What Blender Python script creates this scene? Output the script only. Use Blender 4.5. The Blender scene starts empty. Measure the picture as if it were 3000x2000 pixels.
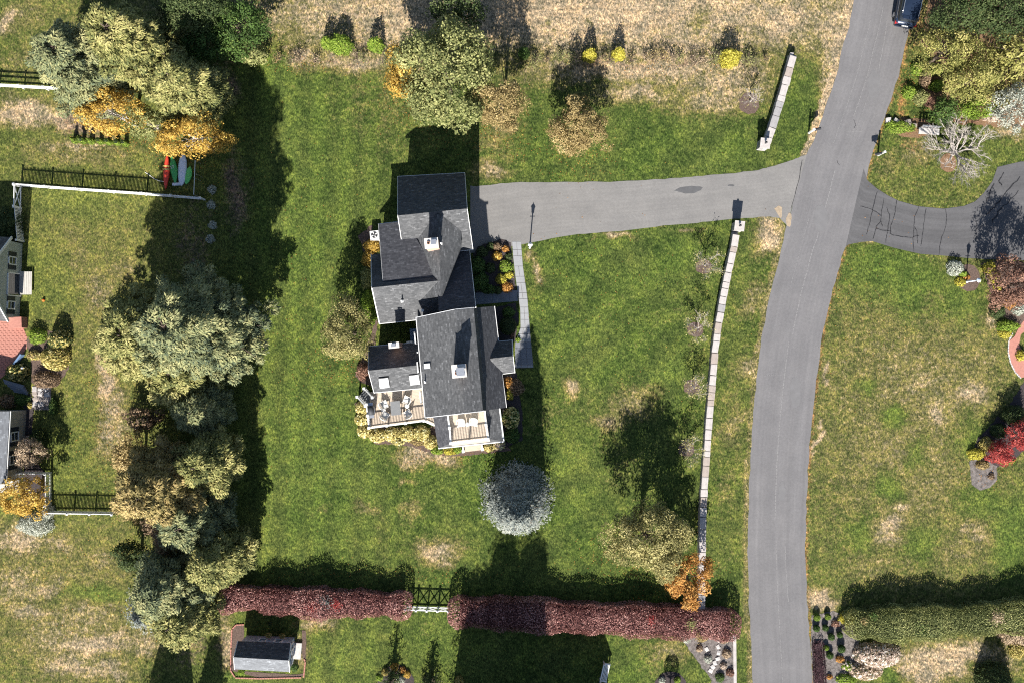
import bpy, bmesh, math, random
import numpy as np
from mathutils import Vector, Matrix
R = math.radians
scene = bpy.context.scene
col = scene.collection
# ---------------------------------------------------------------- camera
H, S = 80.0, 35.0                       # flying height (m), ground scale (photo pixels per metre)
cam_d = bpy.data.cameras.new('camera'); cam = bpy.data.objects.new('camera', cam_d)
col.objects.link(cam); scene.camera = cam
cam.location = (0, 0, H); cam.rotation_euler = (0, 0, 0)
cam_d.sensor_width = 36; cam_d.lens = 36 * (H * S) / 3000.0
cam_d.clip_start = 0.5; cam_d.clip_end = 3000
# ---------------------------------------------------------------- sky + sun
SUN_EL, SHX = 37.0, 0.085               # elevation; shadows run up the picture, a touch to the right
az = math.atan2(SHX, 1.0)
world = bpy.data.worlds.new('World'); scene.world = world; world.use_nodes = True
wn = world.node_tree; bg = wn.nodes['Background']
sky = wn.nodes.new('ShaderNodeTexSky'); sky.sky_type = 'NISHITA'; sky.sun_disc = False
sky.sun_elevation = R(SUN_EL); sky.sun_rotation = math.pi + az
sky.air_density = 1.0; sky.dust_density = 0.6; sky.ozone_density = 1.0
wn.links.new(sky.outputs[0], bg.inputs[0]); bg.inputs[1].default_value = 0.052
sun_d = bpy.data.lights.new('sun', 'SUN'); sun_d.energy = 4.3; sun_d.angle = R(0.5); sun_d.color = (1, .955, .88)
sun = bpy.data.objects.new('sun', sun_d); col.objects.link(sun)
ldir = Vector((SHX, 1.0, -math.tan(R(SUN_EL)) * math.hypot(SHX, 1))).normalized()
sun.rotation_euler = ldir.to_track_quat('-Z', 'Y').to_euler(); sun.location = (-5, -40, 60)
vs = scene.view_settings
vs.view_transform = 'Standard'; vs.look = 'None'; vs.exposure = 1.45; vs.gamma = 1.0; vs.use_curve_mapping = False
scene.cycles.max_bounces = 6; scene.cycles.diffuse_bounces = 3; scene.cycles.transmission_bounces = 4
scene.cycles.use_denoising = False; scene.cycles.filter_width = 1.15; scene.cycles.sample_clamp_indirect = 4
scene.cycles.transparent_max_bounces = 6; scene.cycles.caustics_reflective = False; scene.cycles.caustics_refractive = False
# ---------------------------------------------------------------- helpers
def W(px, py, z=0.0):
    k = (1 - z / H) / S
    return Vector(((px - 1500) * k, (1000 - py) * k, z))
def inv(v):
    k = S / (1 - v[2] / H)
    return v[0] * k + 1500, 1000 - v[1] * k
def link(o, parent=None, local=False):
    col.objects.link(o)
    if parent is not None:
        o.parent = parent
        if not local:
            o.matrix_parent_inverse = parent['_w'] if False else PINV[parent.name]
    return o
PINV = {}
def tag(o, label, cat=None, group=None, kind=None):
    if label: o['label'] = label
    if cat: o['category'] = cat
    if group: o['group'] = group
    if kind: o['kind'] = kind
    return o
def thing(name, label, cat, loc=(0, 0, 0), rz=0.0, group=None):
    o = bpy.data.objects.new(name, None); o.empty_display_size = .3
    o.location = loc; o.rotation_euler = (0, 0, rz); col.objects.link(o)
    PINV[o.name] = (Matrix.Translation(Vector(loc)) @ Matrix.Rotation(rz, 4, 'Z')).inverted()
    return tag(o, label, cat, group)
def inst(name, me, parent=None, loc=(0, 0, 0), rot=(0, 0, 0), sc=(1, 1, 1), local=True):
    o = bpy.data.objects.new(name, me); link(o, parent, local)
    o.location = loc; o.rotation_euler = rot; o.scale = sc
    if name in ('crown', 'foliage', 'bloom', 'leaf_patch'): o['kind'] = 'stuff'
    return o
class MB:
    """collects shapes into one mesh"""
    def __init__(s): s.v = []; s.f = []
    def add(s, vs, fs):
        n = len(s.v); s.v += [tuple(v) for v in vs]; s.f += [tuple(i + n for i in f) for f in fs]; return s
    def box(s, c, d, rz=0.0):
        ca, sa = math.cos(rz), math.sin(rz); vs = []
        for z in (-.5, .5):
            for x, y in ((-.5, -.5), (.5, -.5), (.5, .5), (-.5, .5)):
                X, Y = x * d[0], y * d[1]
                vs.append((c[0] + X * ca - Y * sa, c[1] + X * sa + Y * ca, c[2] + z * d[2]))
        return s.add(vs, [(3, 2, 1, 0), (4, 5, 6, 7), (0, 1, 5, 4), (1, 2, 6, 5), (2, 3, 7, 6), (3, 0, 4, 7)])
    def beam(s, a, b, w, h):
        a, b = Vector(a), Vector(b); d = (b - a)
        u = d.normalized(); up = Vector((0, 0, 1))
        if abs(u.z) > .95: up = Vector((0, 1, 0))
        r = u.cross(up).normalized() * (w / 2); t = r.cross(u).normalized() * (h / 2)
        vs = [p + x * r + y * t for p in (a, b) for x, y in ((-1, -1), (1, -1), (1, 1), (-1, 1))]
        return s.add(vs, [(0, 1, 2, 3), (7, 6, 5, 4), (0, 4, 5, 1), (1, 5, 6, 2), (2, 6, 7, 3), (3, 7, 4, 0)])
    def prism(s, pts, z0, z1):
        n = len(pts)
        a = sum(pts[i][0] * pts[(i + 1) % n][1] - pts[(i + 1) % n][0] * pts[i][1] for i in range(n))
        if a < 0: pts = pts[::-1]
        vs = [(p[0], p[1], z0) for p in pts] + [(p[0], p[1], z1) for p in pts]
        return s.add(vs, [tuple(range(n))[::-1], tuple(range(n, 2 * n))] + [(i, (i + 1) % n, n + (i + 1) % n, n + i) for i in range(n)])
    def slab(s, top, t):
        """a roof or board plane: top polygon (3D points), thickness t straight down"""
        n = len(top); top = [Vector(p) for p in top]
        nz = sum((top[i].x * top[(i + 1) % n].y - top[(i + 1) % n].x * top[i].y) for i in range(n))
        if nz < 0: top = top[::-1]
        vs = top + [p - Vector((0, 0, t)) for p in top]
        return s.add(vs, [tuple(range(n)), tuple(range(n, 2 * n))[::-1]] + [((i + 1) % n, i, n + i, n + (i + 1) % n) for i in range(n)])
    def tube(s, pts, rad, k=6, cap=True):
        pts = [Vector(p) for p in pts]; rings = []
        if not hasattr(rad, '__len__'): rad = [rad] * len(pts)
        base = len(s.v)
        for i, p in enumerate(pts):
            d = (pts[min(i + 1, len(pts) - 1)] - pts[max(i - 1, 0)]).normalized()
            u = d.orthogonal().normalized() if abs(d.z) < .9 else d.cross(Vector((1, 0, 0))).normalized()
            w = d.cross(u)
            s.v += [tuple(p + (u * math.cos(2 * math.pi * j / k) + w * math.sin(2 * math.pi * j / k)) * rad[i]) for j in range(k)]
        for i in range(len(pts) - 1):
            for j in range(k):
                a = base + i * k + j; b = base + i * k + (j + 1) % k
                s.f.append((a, b, b + k, a + k))
        if cap:
            s.f.append(tuple(base + j for j in range(k))[::-1]); e = base + (len(pts) - 1) * k
            s.f.append(tuple(e + j for j in range(k)))
        return s
    def lathe(s, c, prof, k=16):
        return s.tube([(c[0], c[1], c[2] + z) for r, z in prof], [max(r, .001) for r, z in prof], k)
    def mesh(s, name, mat=None, smooth=False):
        me = bpy.data.meshes.new(name); me.from_pydata(s.v, [], s.f); me.update()
        if mat: me.materials.append(mat)
        if smooth: me.polygons.foreach_set('use_smooth', [True] * len(me.polygons))
        return me
    def build(s, name, mat, parent=None, smooth=False, local=False):
        o = bpy.data.objects.new(name, s.mesh(name, mat, smooth)); return link(o, parent, local)
def struct(o, name=None): o['kind'] = 'structure'; return o
# ---------------------------------------------------------------- materials
class NT:
    def __init__(s, name):
        m = s.m = bpy.data.materials.new(name); m.use_nodes = True
        s.t = m.node_tree; s.b = s.t.nodes['Principled BSDF']; s.b.inputs['Roughness'].default_value = .85
        s.b.inputs['Specular IOR Level'].default_value = .25
    def n(s, typ, **kw):
        nd = s.t.nodes.new(typ)
        for k, v in kw.items():
            if k.startswith('_'): setattr(nd, k[1:], v)
            else: nd.inputs[k].default_value = v
        return nd
    def l(s, a, b): s.t.links.new(a, b)
    def coord(s, which='Object'): return s.n('ShaderNodeTexCoord').outputs[which]
    def geo(s): return s.n('ShaderNodeNewGeometry').outputs['Position']
    def noise(s, vec, scale, detail=3, rough=.55, out='Fac', stretch=None, rot=None, dist=0):
        if stretch or rot:
            mp = s.n('ShaderNodeMapping'); mp.inputs['Scale'].default_value = stretch or (1, 1, 1)
            if rot: mp.inputs['Rotation'].default_value = (0, 0, rot)
            s.l(vec, mp.inputs[0]); vec = mp.outputs[0]
        nd = s.n('ShaderNodeTexNoise'); nd.inputs['Scale'].default_value = scale; nd.inputs['Detail'].default_value = detail
        nd.inputs['Roughness'].default_value = rough; nd.inputs['Distortion'].default_value = dist
        s.l(vec, nd.inputs['Vector']); return nd.outputs[out]
    def ramp(s, fac, stops, interp='LINEAR'):
        r = s.n('ShaderNodeValToRGB'); cr = r.color_ramp; cr.interpolation = interp
        while len(cr.elements) < len(stops): cr.elements.new(.5)
        for e, (p, c) in zip(cr.elements, stops): e.position = p; e.color = (c[0], c[1], c[2], 1)
        s.l(fac, r.inputs[0]); return r.outputs[0]
    def mix(s, fac, a, b, mode='MIX'):
        m = s.n('ShaderNodeMix', _data_type='RGBA', _blend_type=mode)
        for i, v in ((0, fac), (6, a), (7, b)):
            if hasattr(v, 'node'): s.l(v, m.inputs[i])
            else: m.inputs[i].default_value = v if i == 0 else (v[0], v[1], v[2], 1)
        return m.outputs[2]
    def math(s, op, a, b=0.0, clamp=False):
        m = s.n('ShaderNodeMath', _operation=op, _use_clamp=clamp)
        for i, v in ((0, a), (1, b)):
            if hasattr(v, 'node'): s.l(v, m.inputs[i])
            else: m.inputs[i].default_value = v
        return m.outputs[0]
    def sstep(s, x, lo, hi):
        m = s.n('ShaderNodeMapRange', _interpolation_type='SMOOTHSTEP')
        m.inputs['From Min'].default_value = lo; m.inputs['From Max'].default_value = hi
        s.l(x, m.inputs['Value']); return m.outputs['Result']
    def attr(s, name, out='Fac'): return s.n('ShaderNodeAttribute', _attribute_name=name).outputs[out]
    def bump(s, h, strength=.4, dist=.02):
        b = s.n('ShaderNodeBump'); b.inputs['Strength'].default_value = strength; b.inputs['Distance'].default_value = dist
        s.l(h, b.inputs['Height']); s.l(b.outputs[0], s.b.inputs['Normal'])
    def base(s, c):
        if hasattr(c, 'node'): s.l(c, s.b.inputs['Base Color'])
        else: s.b.inputs['Base Color'].default_value = (c[0], c[1], c[2], 1)
        return s
def mat(name, c, rough=.8, var=.25, scale=6.0, bump=0.0, spec=.25, metal=0.0, fine=40.0):
    t = NT(name); p = t.coord(); n1 = t.noise(p, scale, 4); n2 = t.noise(p, fine, 2)
    f = t.math('ADD', t.math('MULTIPLY', n1, .6), t.math('MULTIPLY', n2, .4))
    lo = [x * (1 - var) for x in c]; hi = [min(1, x * (1 + var)) for x in c]
    t.base(t.ramp(f, [(.3, lo), (.7, hi)])); t.b.inputs['Roughness'].default_value = rough
    t.b.inputs['Specular IOR Level'].default_value = spec; t.b.inputs['Metallic'].default_value = metal
    if bump: t.bump(n2, bump, .02)
    return t.m
M = {}
def leafmat(name, cols, trans=.28, rough=.7):
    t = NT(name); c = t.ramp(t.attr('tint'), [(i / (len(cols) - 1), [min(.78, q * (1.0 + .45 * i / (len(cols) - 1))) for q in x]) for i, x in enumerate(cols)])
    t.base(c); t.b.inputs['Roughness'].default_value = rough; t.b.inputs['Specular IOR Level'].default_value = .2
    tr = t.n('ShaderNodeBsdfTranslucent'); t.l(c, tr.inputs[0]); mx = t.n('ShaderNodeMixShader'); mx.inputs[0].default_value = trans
    t.l(t.b.outputs[0], mx.inputs[1]); t.l(tr.outputs[0], mx.inputs[2]); t.l(mx.outputs[0], t.t.nodes['Material Output'].inputs[0])
    M[name] = t.m; return t.m
# ================================================================ MATERIALS
# lawn: greens, dry straw patches, soil and leaf litter from fields stored on the ground sheet
t = NT('lawn'); p = t.geo()
big = t.noise(p, .22, 4, .6); mid = t.noise(p, 1.1, 5, .65); fine = t.noise(p, 5.5, 5, .78, stretch=(1, .6, 1), rot=.5)
blade = t.noise(p, 22.0, 3, .7, stretch=(1, .4, 1), rot=-.6); clump = t.noise(p, 3.2, 4, .65, dist=.6)
dry = t.attr('dry'); soil = t.attr('soil'); lush = t.attr('lush'); rust = t.attr('rust'); yel = t.attr('yel')
mott = t.noise(p, 2.1, 6, .72, dist=.4)
g = t.mix(t.sstep(mott, .3, .7), (.034, .057, .013), (.073, .102, .025))
g = t.mix(t.math('MULTIPLY', t.sstep(big, .35, .7), .55), g, (.094, .110, .032))
g = t.mix(t.math('MULTIPLY', yel, .8), g, (.135, .134, .040))
g = t.mix(t.math('MULTIPLY', lush, t.sstep(clump, .2, .75)), g, (.074, .120, .024))
jit = t.math('ADD', t.math('MULTIPLY', t.math('SUBTRACT', mott, .5), 1.1), t.math('ADD', t.math('MULTIPLY', t.math('SUBTRACT', clump, .5), .7), t.math('MULTIPLY', t.math('SUBTRACT', fine, .5), .75)))
dn = t.math('ADD', t.math('ADD', dry, .10), jit)
straw = t.mix(t.sstep(fine, .3, .7), (.20, .15, .10), (.40, .31, .225))
olive = t.mix(t.sstep(fine, .3, .7), (.092, .088, .032), (.165, .142, .060))
g = t.mix(t.math('MULTIPLY', t.sstep(dn, .2, .58), .85), g, olive)
g = t.mix(t.sstep(dn, .5, 1.05), g, straw)
rn = t.math('ADD', rust, t.math('MULTIPLY', t.math('SUBTRACT', clump, .5), .9))
g = t.mix(t.sstep(rn, .35, .7), g, t.mix(t.sstep(fine, .3, .7), (.17, .085, .035), (.32, .18, .085)))
sn = t.math('ADD', soil, t.math('MULTIPLY', t.math('SUBTRACT', clump, .5), .9))
g = t.mix(t.sstep(sn, .3, .75), g, t.mix(t.sstep(fine, .3, .7), (.10, .066, .050), (.25, .175, .135)))
tex = t.noise(p, 3.4, 7, .82, dist=.3); tx2 = t.noise(p, 10.0, 3, .7, stretch=(1, .5, 1), rot=.9); row = t.noise(p, 1.0, 4, .65, stretch=(.35, 2.6, 1))
v = t.math('ADD', t.math('MULTIPLY', tex, .55), t.math('MULTIPLY', tx2, .45))
g = t.mix(1.0, g, t.ramp(v, [(.41, (.26, .30, .28)), (.475, (.72, .75, .72)), (.525, (1.12, 1.1, 1.05)), (.60, (2.3, 2.1, 1.75))]), 'MULTIPLY')
band = t.noise(p, .8, 6, .68, dist=.5); g = t.mix(1.0, g, t.ramp(band, [(.38, (.66, .72, .74)), (.5, (.98, .98, .98)), (.62, (1.36, 1.27, 1.15))]), 'MULTIPLY')
g = t.mix(t.math('MULTIPLY', dry, .55, True), g, t.mix(1.0, g, t.ramp(row, [(.4, (.62, .62, .6)), (.6, (1.3, 1.28, 1.25))]), 'MULTIPLY'))
g = t.mix(1.0, g, t.ramp(t.attr('mow'), [(0, (.86, .88, .9)), (1, (1.14, 1.12, 1.06))]), 'MULTIPLY')
t.base(g); t.b.inputs['Roughness'].default_value = .95; t.b.inputs['Specular IOR Level'].default_value = .08
t.bump(t.math('ADD', t.math('MULTIPLY', fine, .7), blade), .55, .09); M['lawn'] = t.m
# asphalt with tyre polish and long seams (uv: metres across, metres along)
def asphalt(name, base, streak=.18, crackc=None):
    t = NT(name); uv = t.coord('UV'); p = t.geo()
    s1 = t.noise(uv, 1.0, 3, .6, stretch=(1.3, .035, 1)); s2 = t.noise(uv, 1.0, 2, .5, stretch=(5, .09, 1))
    b1 = t.noise(p, .5, 4, .6); f1 = t.noise(p, 28, 3, .7); f2 = t.noise(p, 5, 4, .6)
    c = t.ramp(s1, [(.3, [x * (1 - streak) for x in base]), (.7, [x * (1 + streak) for x in base])])
    c = t.mix(.5, c, t.ramp(b1, [(.35, (.82, .82, .83)), (.7, (1.14, 1.13, 1.12))]), 'MULTIPLY')
    c = t.mix(.3, c, t.ramp(s2, [(.4, (.88, .88, .89)), (.66, (1.12, 1.11, 1.1))]), 'MULTIPLY')
    c = t.mix(.75, c, t.ramp(f1, [(.3, (.76, .76, .76)), (.7, (1.24, 1.24, 1.24))]), 'MULTIPLY')
    c = t.mix(.5, c, t.ramp(f2, [(.35, (.88, .88, .88)), (.65, (1.12, 1.12, 1.12))]), 'MULTIPLY')
    t.base(c); t.b.inputs['Roughness'].default_value = .9; t.bump(f1, .25, .01); M[name] = t.m
asphalt('asphalt', (.140, .136, .139), .07); asphalt('drive_asphalt', (.172, .166, .160), .05); asphalt('old_asphalt', (.085, .084, .087), .2)
# asphalt shingles: rows follow the uv (u along the eave, v up the slope)
def shingle(name, dark, light, speck=.5):
    t = NT(name); uv = t.coord('UV')
    br = t.n('ShaderNodeTexBrick'); t.l(uv, br.inputs[0])
    br.inputs['Scale'].default_value = 1; br.inputs['Brick Width'].default_value = .30; br.inputs['Row Height'].default_value = .145
    br.inputs['Mortar Size'].default_value = .012; br.inputs['Mortar Smooth'].default_value = .2; br.inputs['Bias'].default_value = -.15
    br.inputs['Color1'].default_value = (0, 0, 0, 1); br.inputs['Color2'].default_value = (1, 1, 1, 1); br.inputs['Mortar'].default_value = (.1, .1, .1, 1)
    n1 = t.noise(uv, 5.5, 3, .6); n2 = t.noise(uv, .45, 3, .6); n3 = t.noise(uv, 30, 2, .6)
    f = t.math('ADD', t.math('MULTIPLY', br.outputs['Color'], .30), t.math('ADD', t.math('MULTIPLY', n1, .5), t.math('MULTIPLY', n3, .22)))
    c = t.ramp(f, [(.28, dark), (.60, light), (.78, [x * 2.7 for x in light])])
    c = t.mix(.6, c, t.ramp(n2, [(.35, (.86, .86, .87)), (.65, (1.12, 1.12, 1.12))]), 'MULTIPLY')
    t.base(c); t.b.inputs['Roughness'].default_value = .92; t.bump(br.outputs['Fac'], -.5, .02); M[name] = t.m
shingle('shingle', (.046, .048, .051), (.098, .100, .104)); shingle('shingle_dark', (.034, .035, .041), (.075, .076, .084))  # darker copy puts shade into the colour of north and east slopes
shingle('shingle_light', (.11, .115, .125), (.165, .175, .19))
def siding(name, c):
    t = NT(name); p = t.geo(); sp = t.n('ShaderNodeSeparateXYZ'); t.l(p, sp.inputs[0])
    w = t.math('FRACT', t.math('MULTIPLY', sp.outputs[2], 8.0)); n = t.noise(p, 3, 3)
    t.base(t.ramp(n, [(.3, [x * .88 for x in c]), (.7, [x * 1.08 for x in c])])); t.bump(w, .6, .012)
    t.b.inputs['Roughness'].default_value = .6; M[name] = t.m
siding('siding', (.50, .52, .52)); siding('sage_siding', (.40, .43, .40)); siding('taupe_siding', (.36, .34, .30)); siding('blue_siding', (.42, .50, .60))
M['white'] = mat('white_paint', (.70, .70, .69), .45, .06, 2, 0, .4)
M['trim'] = mat('trim_paint', (.72, .73, .74), .45, .08, 3, 0, .4)
M['deckboard'] = mat('deck_board', (.44, .365, .29), .7, .12, 3, .1)
M['greyboard'] = mat('grey_board', (.42, .40, .37), .8, .15, 3, .1)
M['brick'] = mat('chimney_brick', (.50, .32, .24), .9, .25, 14, .3)
M['mortar'] = mat('mortar_cap', (.56, .53, .49), .9, .12, 8)
M['clay'] = mat('clay_flue', (.40, .20, .12), .9, .15, 8)
M['flue_dark'] = mat('flue_dark', (.012, .011, .011), 1, .2)
M['steel'] = mat('galvanised_steel', (.55, .56, .58), .35, .1, 4, 0, .5, .8)
M['black_metal'] = mat('black_metal', (.022, .023, .026), .45, .2, 5, 0, .5)
M['dark_cover'] = mat('grill_cover', (.045, .047, .052), .6, .25, 3)
M['greycloth'] = mat('grey_table', (.16, .165, .17), .6, .12, 4)
M['wicker'] = mat('pale_wicker', (.60, .585, .555), .7, .15, 30, .2)
M['slate'] = mat('slate_paver', (.25, .255, .265), .8, .14, 1.5, .15)
M['bluestone'] = mat('bluestone', (.155, .165, .185), .8, .18, 2, .15)
M['granite'] = mat('pale_granite', (.38, .35, .335), .9, .3, 2.2, .35, fine=18)
M['granite2'] = mat('rusty_granite', (.30, .255, .225), .9, .3, 2.2, .35, fine=18)
M['granite3'] = mat('grey_granite', (.26, .25, .25), .9, .3, 2.2, .35, fine=18)
M['fieldstone'] = mat('fieldstone', (.30, .28, .27), .9, .3, 1.6, .4, fine=14)
M['mulch'] = mat('brown_mulch', (.105, .075, .062), 1, .55, 9, .8, .05, fine=30)
M['darkmulch'] = mat('dark_mulch', (.055, .046, .046), 1, .5, 9, .8, .05, fine=30)
M['gravel'] = mat('grey_gravel', (.135, .120, .113), 1, .8, 4, .9, .05, fine=17)
M['sand'] = mat('washed_sand', (.29, .23, .165), 1, .35, 5, .2, .05)
M['rustleaf'] = mat('leaf_litter', (.17, .105, .062), 1, .5, 9, .6, .05, fine=30)
M['paver_brick'] = mat('red_paver', (.36, .165, .13), .9, .2, 6, .15)
M['bark'] = mat('bark', (.12, .09, .07), .95, .35, 9, .6)
M['palebark'] = mat('pale_bark', (.52, .48, .44), .9, .25, 6, .4)
M['greybark'] = mat('grey_bark', (.36, .32, .29), .95, .3, 6, .4)
M['glass'] = mat('window_glass', (.03, .035, .045), .08, .2, 2, 0, .6)
M['shutter'] = mat('dark_shutter', (.022, .028, .042), .5, .1)
M['skywhite'] = mat('skylight_blind', (.86, .88, .90), .25, .04, 2, 0, .6)
M['skygrey'] = mat('skylight_glass', (.50, .52, .55), .15, .06, 2, 0, .6)
M['stain'] = mat('asphalt_stain', (.085, .085, .088), .85, .2, 3)
M['crack'] = mat('crack_sealant', (.022, .022, .025), .7, .2, 3)
M['carpaint'] = mat('navy_car_paint', (.020, .032, .060), .18, .1, 2, 0, .6, .3)
M['carglass'] = mat('car_glass', (.012, .014, .018), .05, .1, 2, 0, .7)
M['tyre'] = mat('tyre_rubber', (.02, .02, .02), .9, .2)
M['chrome'] = mat('chrome', (.75, .77, .80), .15, .05, 2, 0, .6, .9)
M['taillight'] = mat('tail_light', (.45, .02, .02), .2, .1, 2, 0, .6)
M['kayak_red'] = mat('red_kayak', (.62, .055, .03), .35, .08, 3, 0, .5)
M['kayak_yellow'] = mat('yellow_band', (.55, .38, .12), .4, .1, 3, 0, .5)
M['board_green'] = mat('green_board', (.06, .36, .10), .4, .1, 3, 0, .5)
M['board_lime'] = mat('lime_board', (.12, .52, .13), .4, .1, 3, 0, .5)
M['board_white'] = mat('white_board', (.66, .72, .84), .35, .05, 3, 0, .5)
M['orange'] = mat('orange_plastic', (.75, .16, .03), .4, .1)
M['bluestuff'] = mat('blue_tarp', (.10, .16, .26), .5, .2, 4)
M['stonewhite'] = mat('white_stone', (.42, .40, .385), .85, .2, 5, .3)
# foliage, dark to light within each kind
leafmat('lf_pine', [(.032, .046, .020), (.090, .105, .036), (.21, .205, .070), (.33, .295, .12)], .22)
leafmat('lf_pineblue', [(.034, .052, .036), (.080, .104, .062), (.165, .180, .085), (.28, .265, .125)], .22)
leafmat('lf_pineold', [(.055, .052, .026), (.14, .118, .045), (.26, .205, .080), (.37, .275, .12)], .22)
leafmat('lf_spruce', [(.055, .070, .075), (.095, .115, .115), (.155, .170, .155), (.235, .240, .205)], .15)
leafmat('lf_green', [(.020, .040, .010), (.040, .076, .018), (.070, .120, .028), (.13, .175, .045)], .3)
leafmat('lf_dark', [(.018, .030, .010), (.032, .050, .016), (.056, .080, .026), (.10, .115, .045)], .25)
leafmat('lf_gold', [(.17, .105, .022), (.36, .225, .045), (.50, .335, .075), (.62, .45, .15)], .35)
leafmat('lf_maple', [(.070, .088, .030), (.155, .172, .062), (.265, .270, .105), (.38, .355, .16)], .33)
leafmat('lf_tan', [(.085, .062, .028), (.20, .150, .062), (.33, .250, .110), (.44, .35, .18)], .33)
leafmat('lf_limetan', [(.075, .075, .028), (.19, .178, .068), (.31, .275, .112), (.42, .37, .17)], .33)
leafmat('lf_orange', [(.15, .065, .018), (.29, .135, .035), (.42, .22, .060), (.52, .32, .11)], .33)
leafmat('lf_yellow', [(.15, .14, .022), (.30, .27, .035), (.44, .39, .060), (.54, .49, .15)], .35)
leafmat('lf_lime', [(.050, .085, .014), (.12, .19, .025), (.21, .29, .040), (.34, .38, .08)], .35)
leafmat('lf_redhedge', [(.080, .030, .028), (.21, .090, .080), (.37, .20, .175), (.52, .34, .30)], .25)
leafmat('lf_red', [(.10, .010, .014), (.25, .030, .030), (.38, .070, .060), (.46, .15, .12)], .3)
leafmat('lf_burgundy', [(.060, .028, .022), (.14, .072, .052), (.24, .135, .095), (.34, .21, .15)], .25)
leafmat('lf_silver', [(.13, .15, .12), (.25, .27, .22), (.38, .39, .33), (.50, .50, .43)], .2)
leafmat('lf_bloom', [(.055, .075, .028), (.28, .21, .15), (.50, .39, .32), (.62, .52, .46)], .2)
leafmat('lf_hydrangea', [(.050, .068, .018), (.18, .16, .034), (.42, .33, .11), (.60, .48, .23)], .25)
leafmat('lf_brown', [(.050, .032, .020), (.12, .080, .048), (.21, .145, .090), (.30, .22, .145)], .2)
leafmat('lf_purple', [(.030, .014, .018), (.065, .030, .036), (.11, .055, .062), (.17, .095, .098)], .2)
leafmat('lf_dry', [(.13, .095, .060), (.25, .185, .12), (.36, .27, .18), (.44, .35, .25)], .2)
leafmat('lf_cream', [(.20, .17, .05), (.38, .32, .11), (.52, .44, .19), (.60, .54, .30)], .2)
leafmat('lf_yg', [(.075, .085, .024), (.17, .175, .048), (.28, .265, .080), (.41, .36, .14)], .33)
# ================================================================ FOLIAGE
def unit(v): return v / np.maximum(np.linalg.norm(v, axis=1, keepdims=True), 1e-6)
def leafmesh(name, P, N, L, Wd, tint, mat, rng, T=None, jit=.7):
    """diamond leaves: P centres, N facing, L length, Wd width, T optional long axis"""
    n = len(P); N = unit(N + rng.normal(0, jit, (n, 3)))
    A = T + rng.normal(0, .25, (n, 3)) if T is not None else rng.normal(0, 1, (n, 3))
    A = unit(A - N * np.sum(A * N, 1, keepdims=True)); B = np.cross(N, A)
    L = np.broadcast_to(np.asarray(L, float), (n,))[:, None] * rng.uniform(.7, 1.3, (n, 1)); Wd = np.broadcast_to(np.asarray(Wd, float), (n,))[:, None] * rng.uniform(.7, 1.3, (n, 1))
    V = np.stack([P - A * L / 2, P + B * Wd / 2, P + A * L / 2, P - B * Wd / 2], 1).reshape(-1, 3)
    me = bpy.data.meshes.new(name); me.vertices.add(4 * n); me.vertices.foreach_set('co', V.astype(np.float32).ravel())
    me.loops.add(4 * n); me.loops.foreach_set('vertex_index', np.arange(4 * n, dtype=np.int32))
    me.polygons.add(n); me.polygons.foreach_set('loop_start', np.arange(0, 4 * n, 4, dtype=np.int32)); me.polygons.foreach_set('loop_total', np.full(n, 4, np.int32))
    at = me.attributes.new('tint', 'FLOAT', 'POINT'); at.data.foreach_set('value', np.repeat(np.clip(tint, 0, 1), 4).astype(np.float32))
    me.materials.append(mat); me.update(calc_edges=True); return me
def rdirs(rng, n, zmin=-1.0):
    z = rng.uniform(zmin, 1, n); a = rng.uniform(0, 2 * np.pi, n); r = np.sqrt(1 - z * z)
    return np.stack([r * np.cos(a), r * np.sin(a), z], 1)
def crown_mesh(rng, rad, n, mat, leaf=.16, clumps=60, cr=.28, zmin=-.55, hollow=.55, tilt=.5, lw=.6, lump=.22):
    """broadleaf crown around the origin, half axes rad: clumps of leaves spread through the volume"""
    rad = np.array(rad); D = rdirs(rng, clumps, zmin); rr = rng.uniform(hollow, 1.0, clumps) ** .7
    a = np.arctan2(D[:, 1], D[:, 0]); wob = 1 + lump * np.sin(a * 3 + rng.uniform(0, 6)) * .6 + lump * np.sin(a * 5 + rng.uniform(0, 6)) * .5
    C = D * (rr * wob)[:, None] * (1 - cr * .6); ct = rng.normal(0, .15, clumps); cs = rng.uniform(.7, 1.25, clumps) * cr
    idx = rng.integers(0, clumps, n); d = rdirs(rng, n, -.45); q = rng.uniform(.5, 1, n) ** .4
    lum = 1 + .22 * np.sin(d[:, 0] * 7 + idx) * np.sin(d[:, 1] * 6 + idx * 1.7)
    P = (C[idx] + d * (q * lum * cs[idx])[:, None] * np.array([1, 1, .8])) * rad
    out = unit(P / rad); N = unit(d * .85 + out * .25 + np.array([0, 0, tilt * .6]))
    tint = .42 + ct[idx] + rng.normal(0, .15, n) + .16 * d[:, 2]  # clump tops lighter: light from above put into the tint
    return leafmesh('crown', P, N, leaf, leaf * lw, tint, mat, rng, jit=.5), C * rad
def trunk_mb(rng, base, top, r0, tips, k=7, twig=.35):
    m = MB(); base = Vector(base); top = Vector(top); mid = base.lerp(top, .5) + Vector((rng.normal(0, .08), rng.normal(0, .08), 0))
    m.tube([base, base + Vector((0, 0, .25)), mid, top], [r0 * 1.35, r0, r0 * .75, r0 * .3], k)
    for tp in tips:
        f = rng.uniform(.25, .9); a = base.lerp(top, f); b = Vector(tp); c = a.lerp(b, .5) + Vector((0, 0, rng.uniform(0, .25)))
        r = r0 * (1 - f * .6) * twig; m.tube([a, c, b], [r, r * .6, r * .2], 4, cap=False)
    return m
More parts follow.
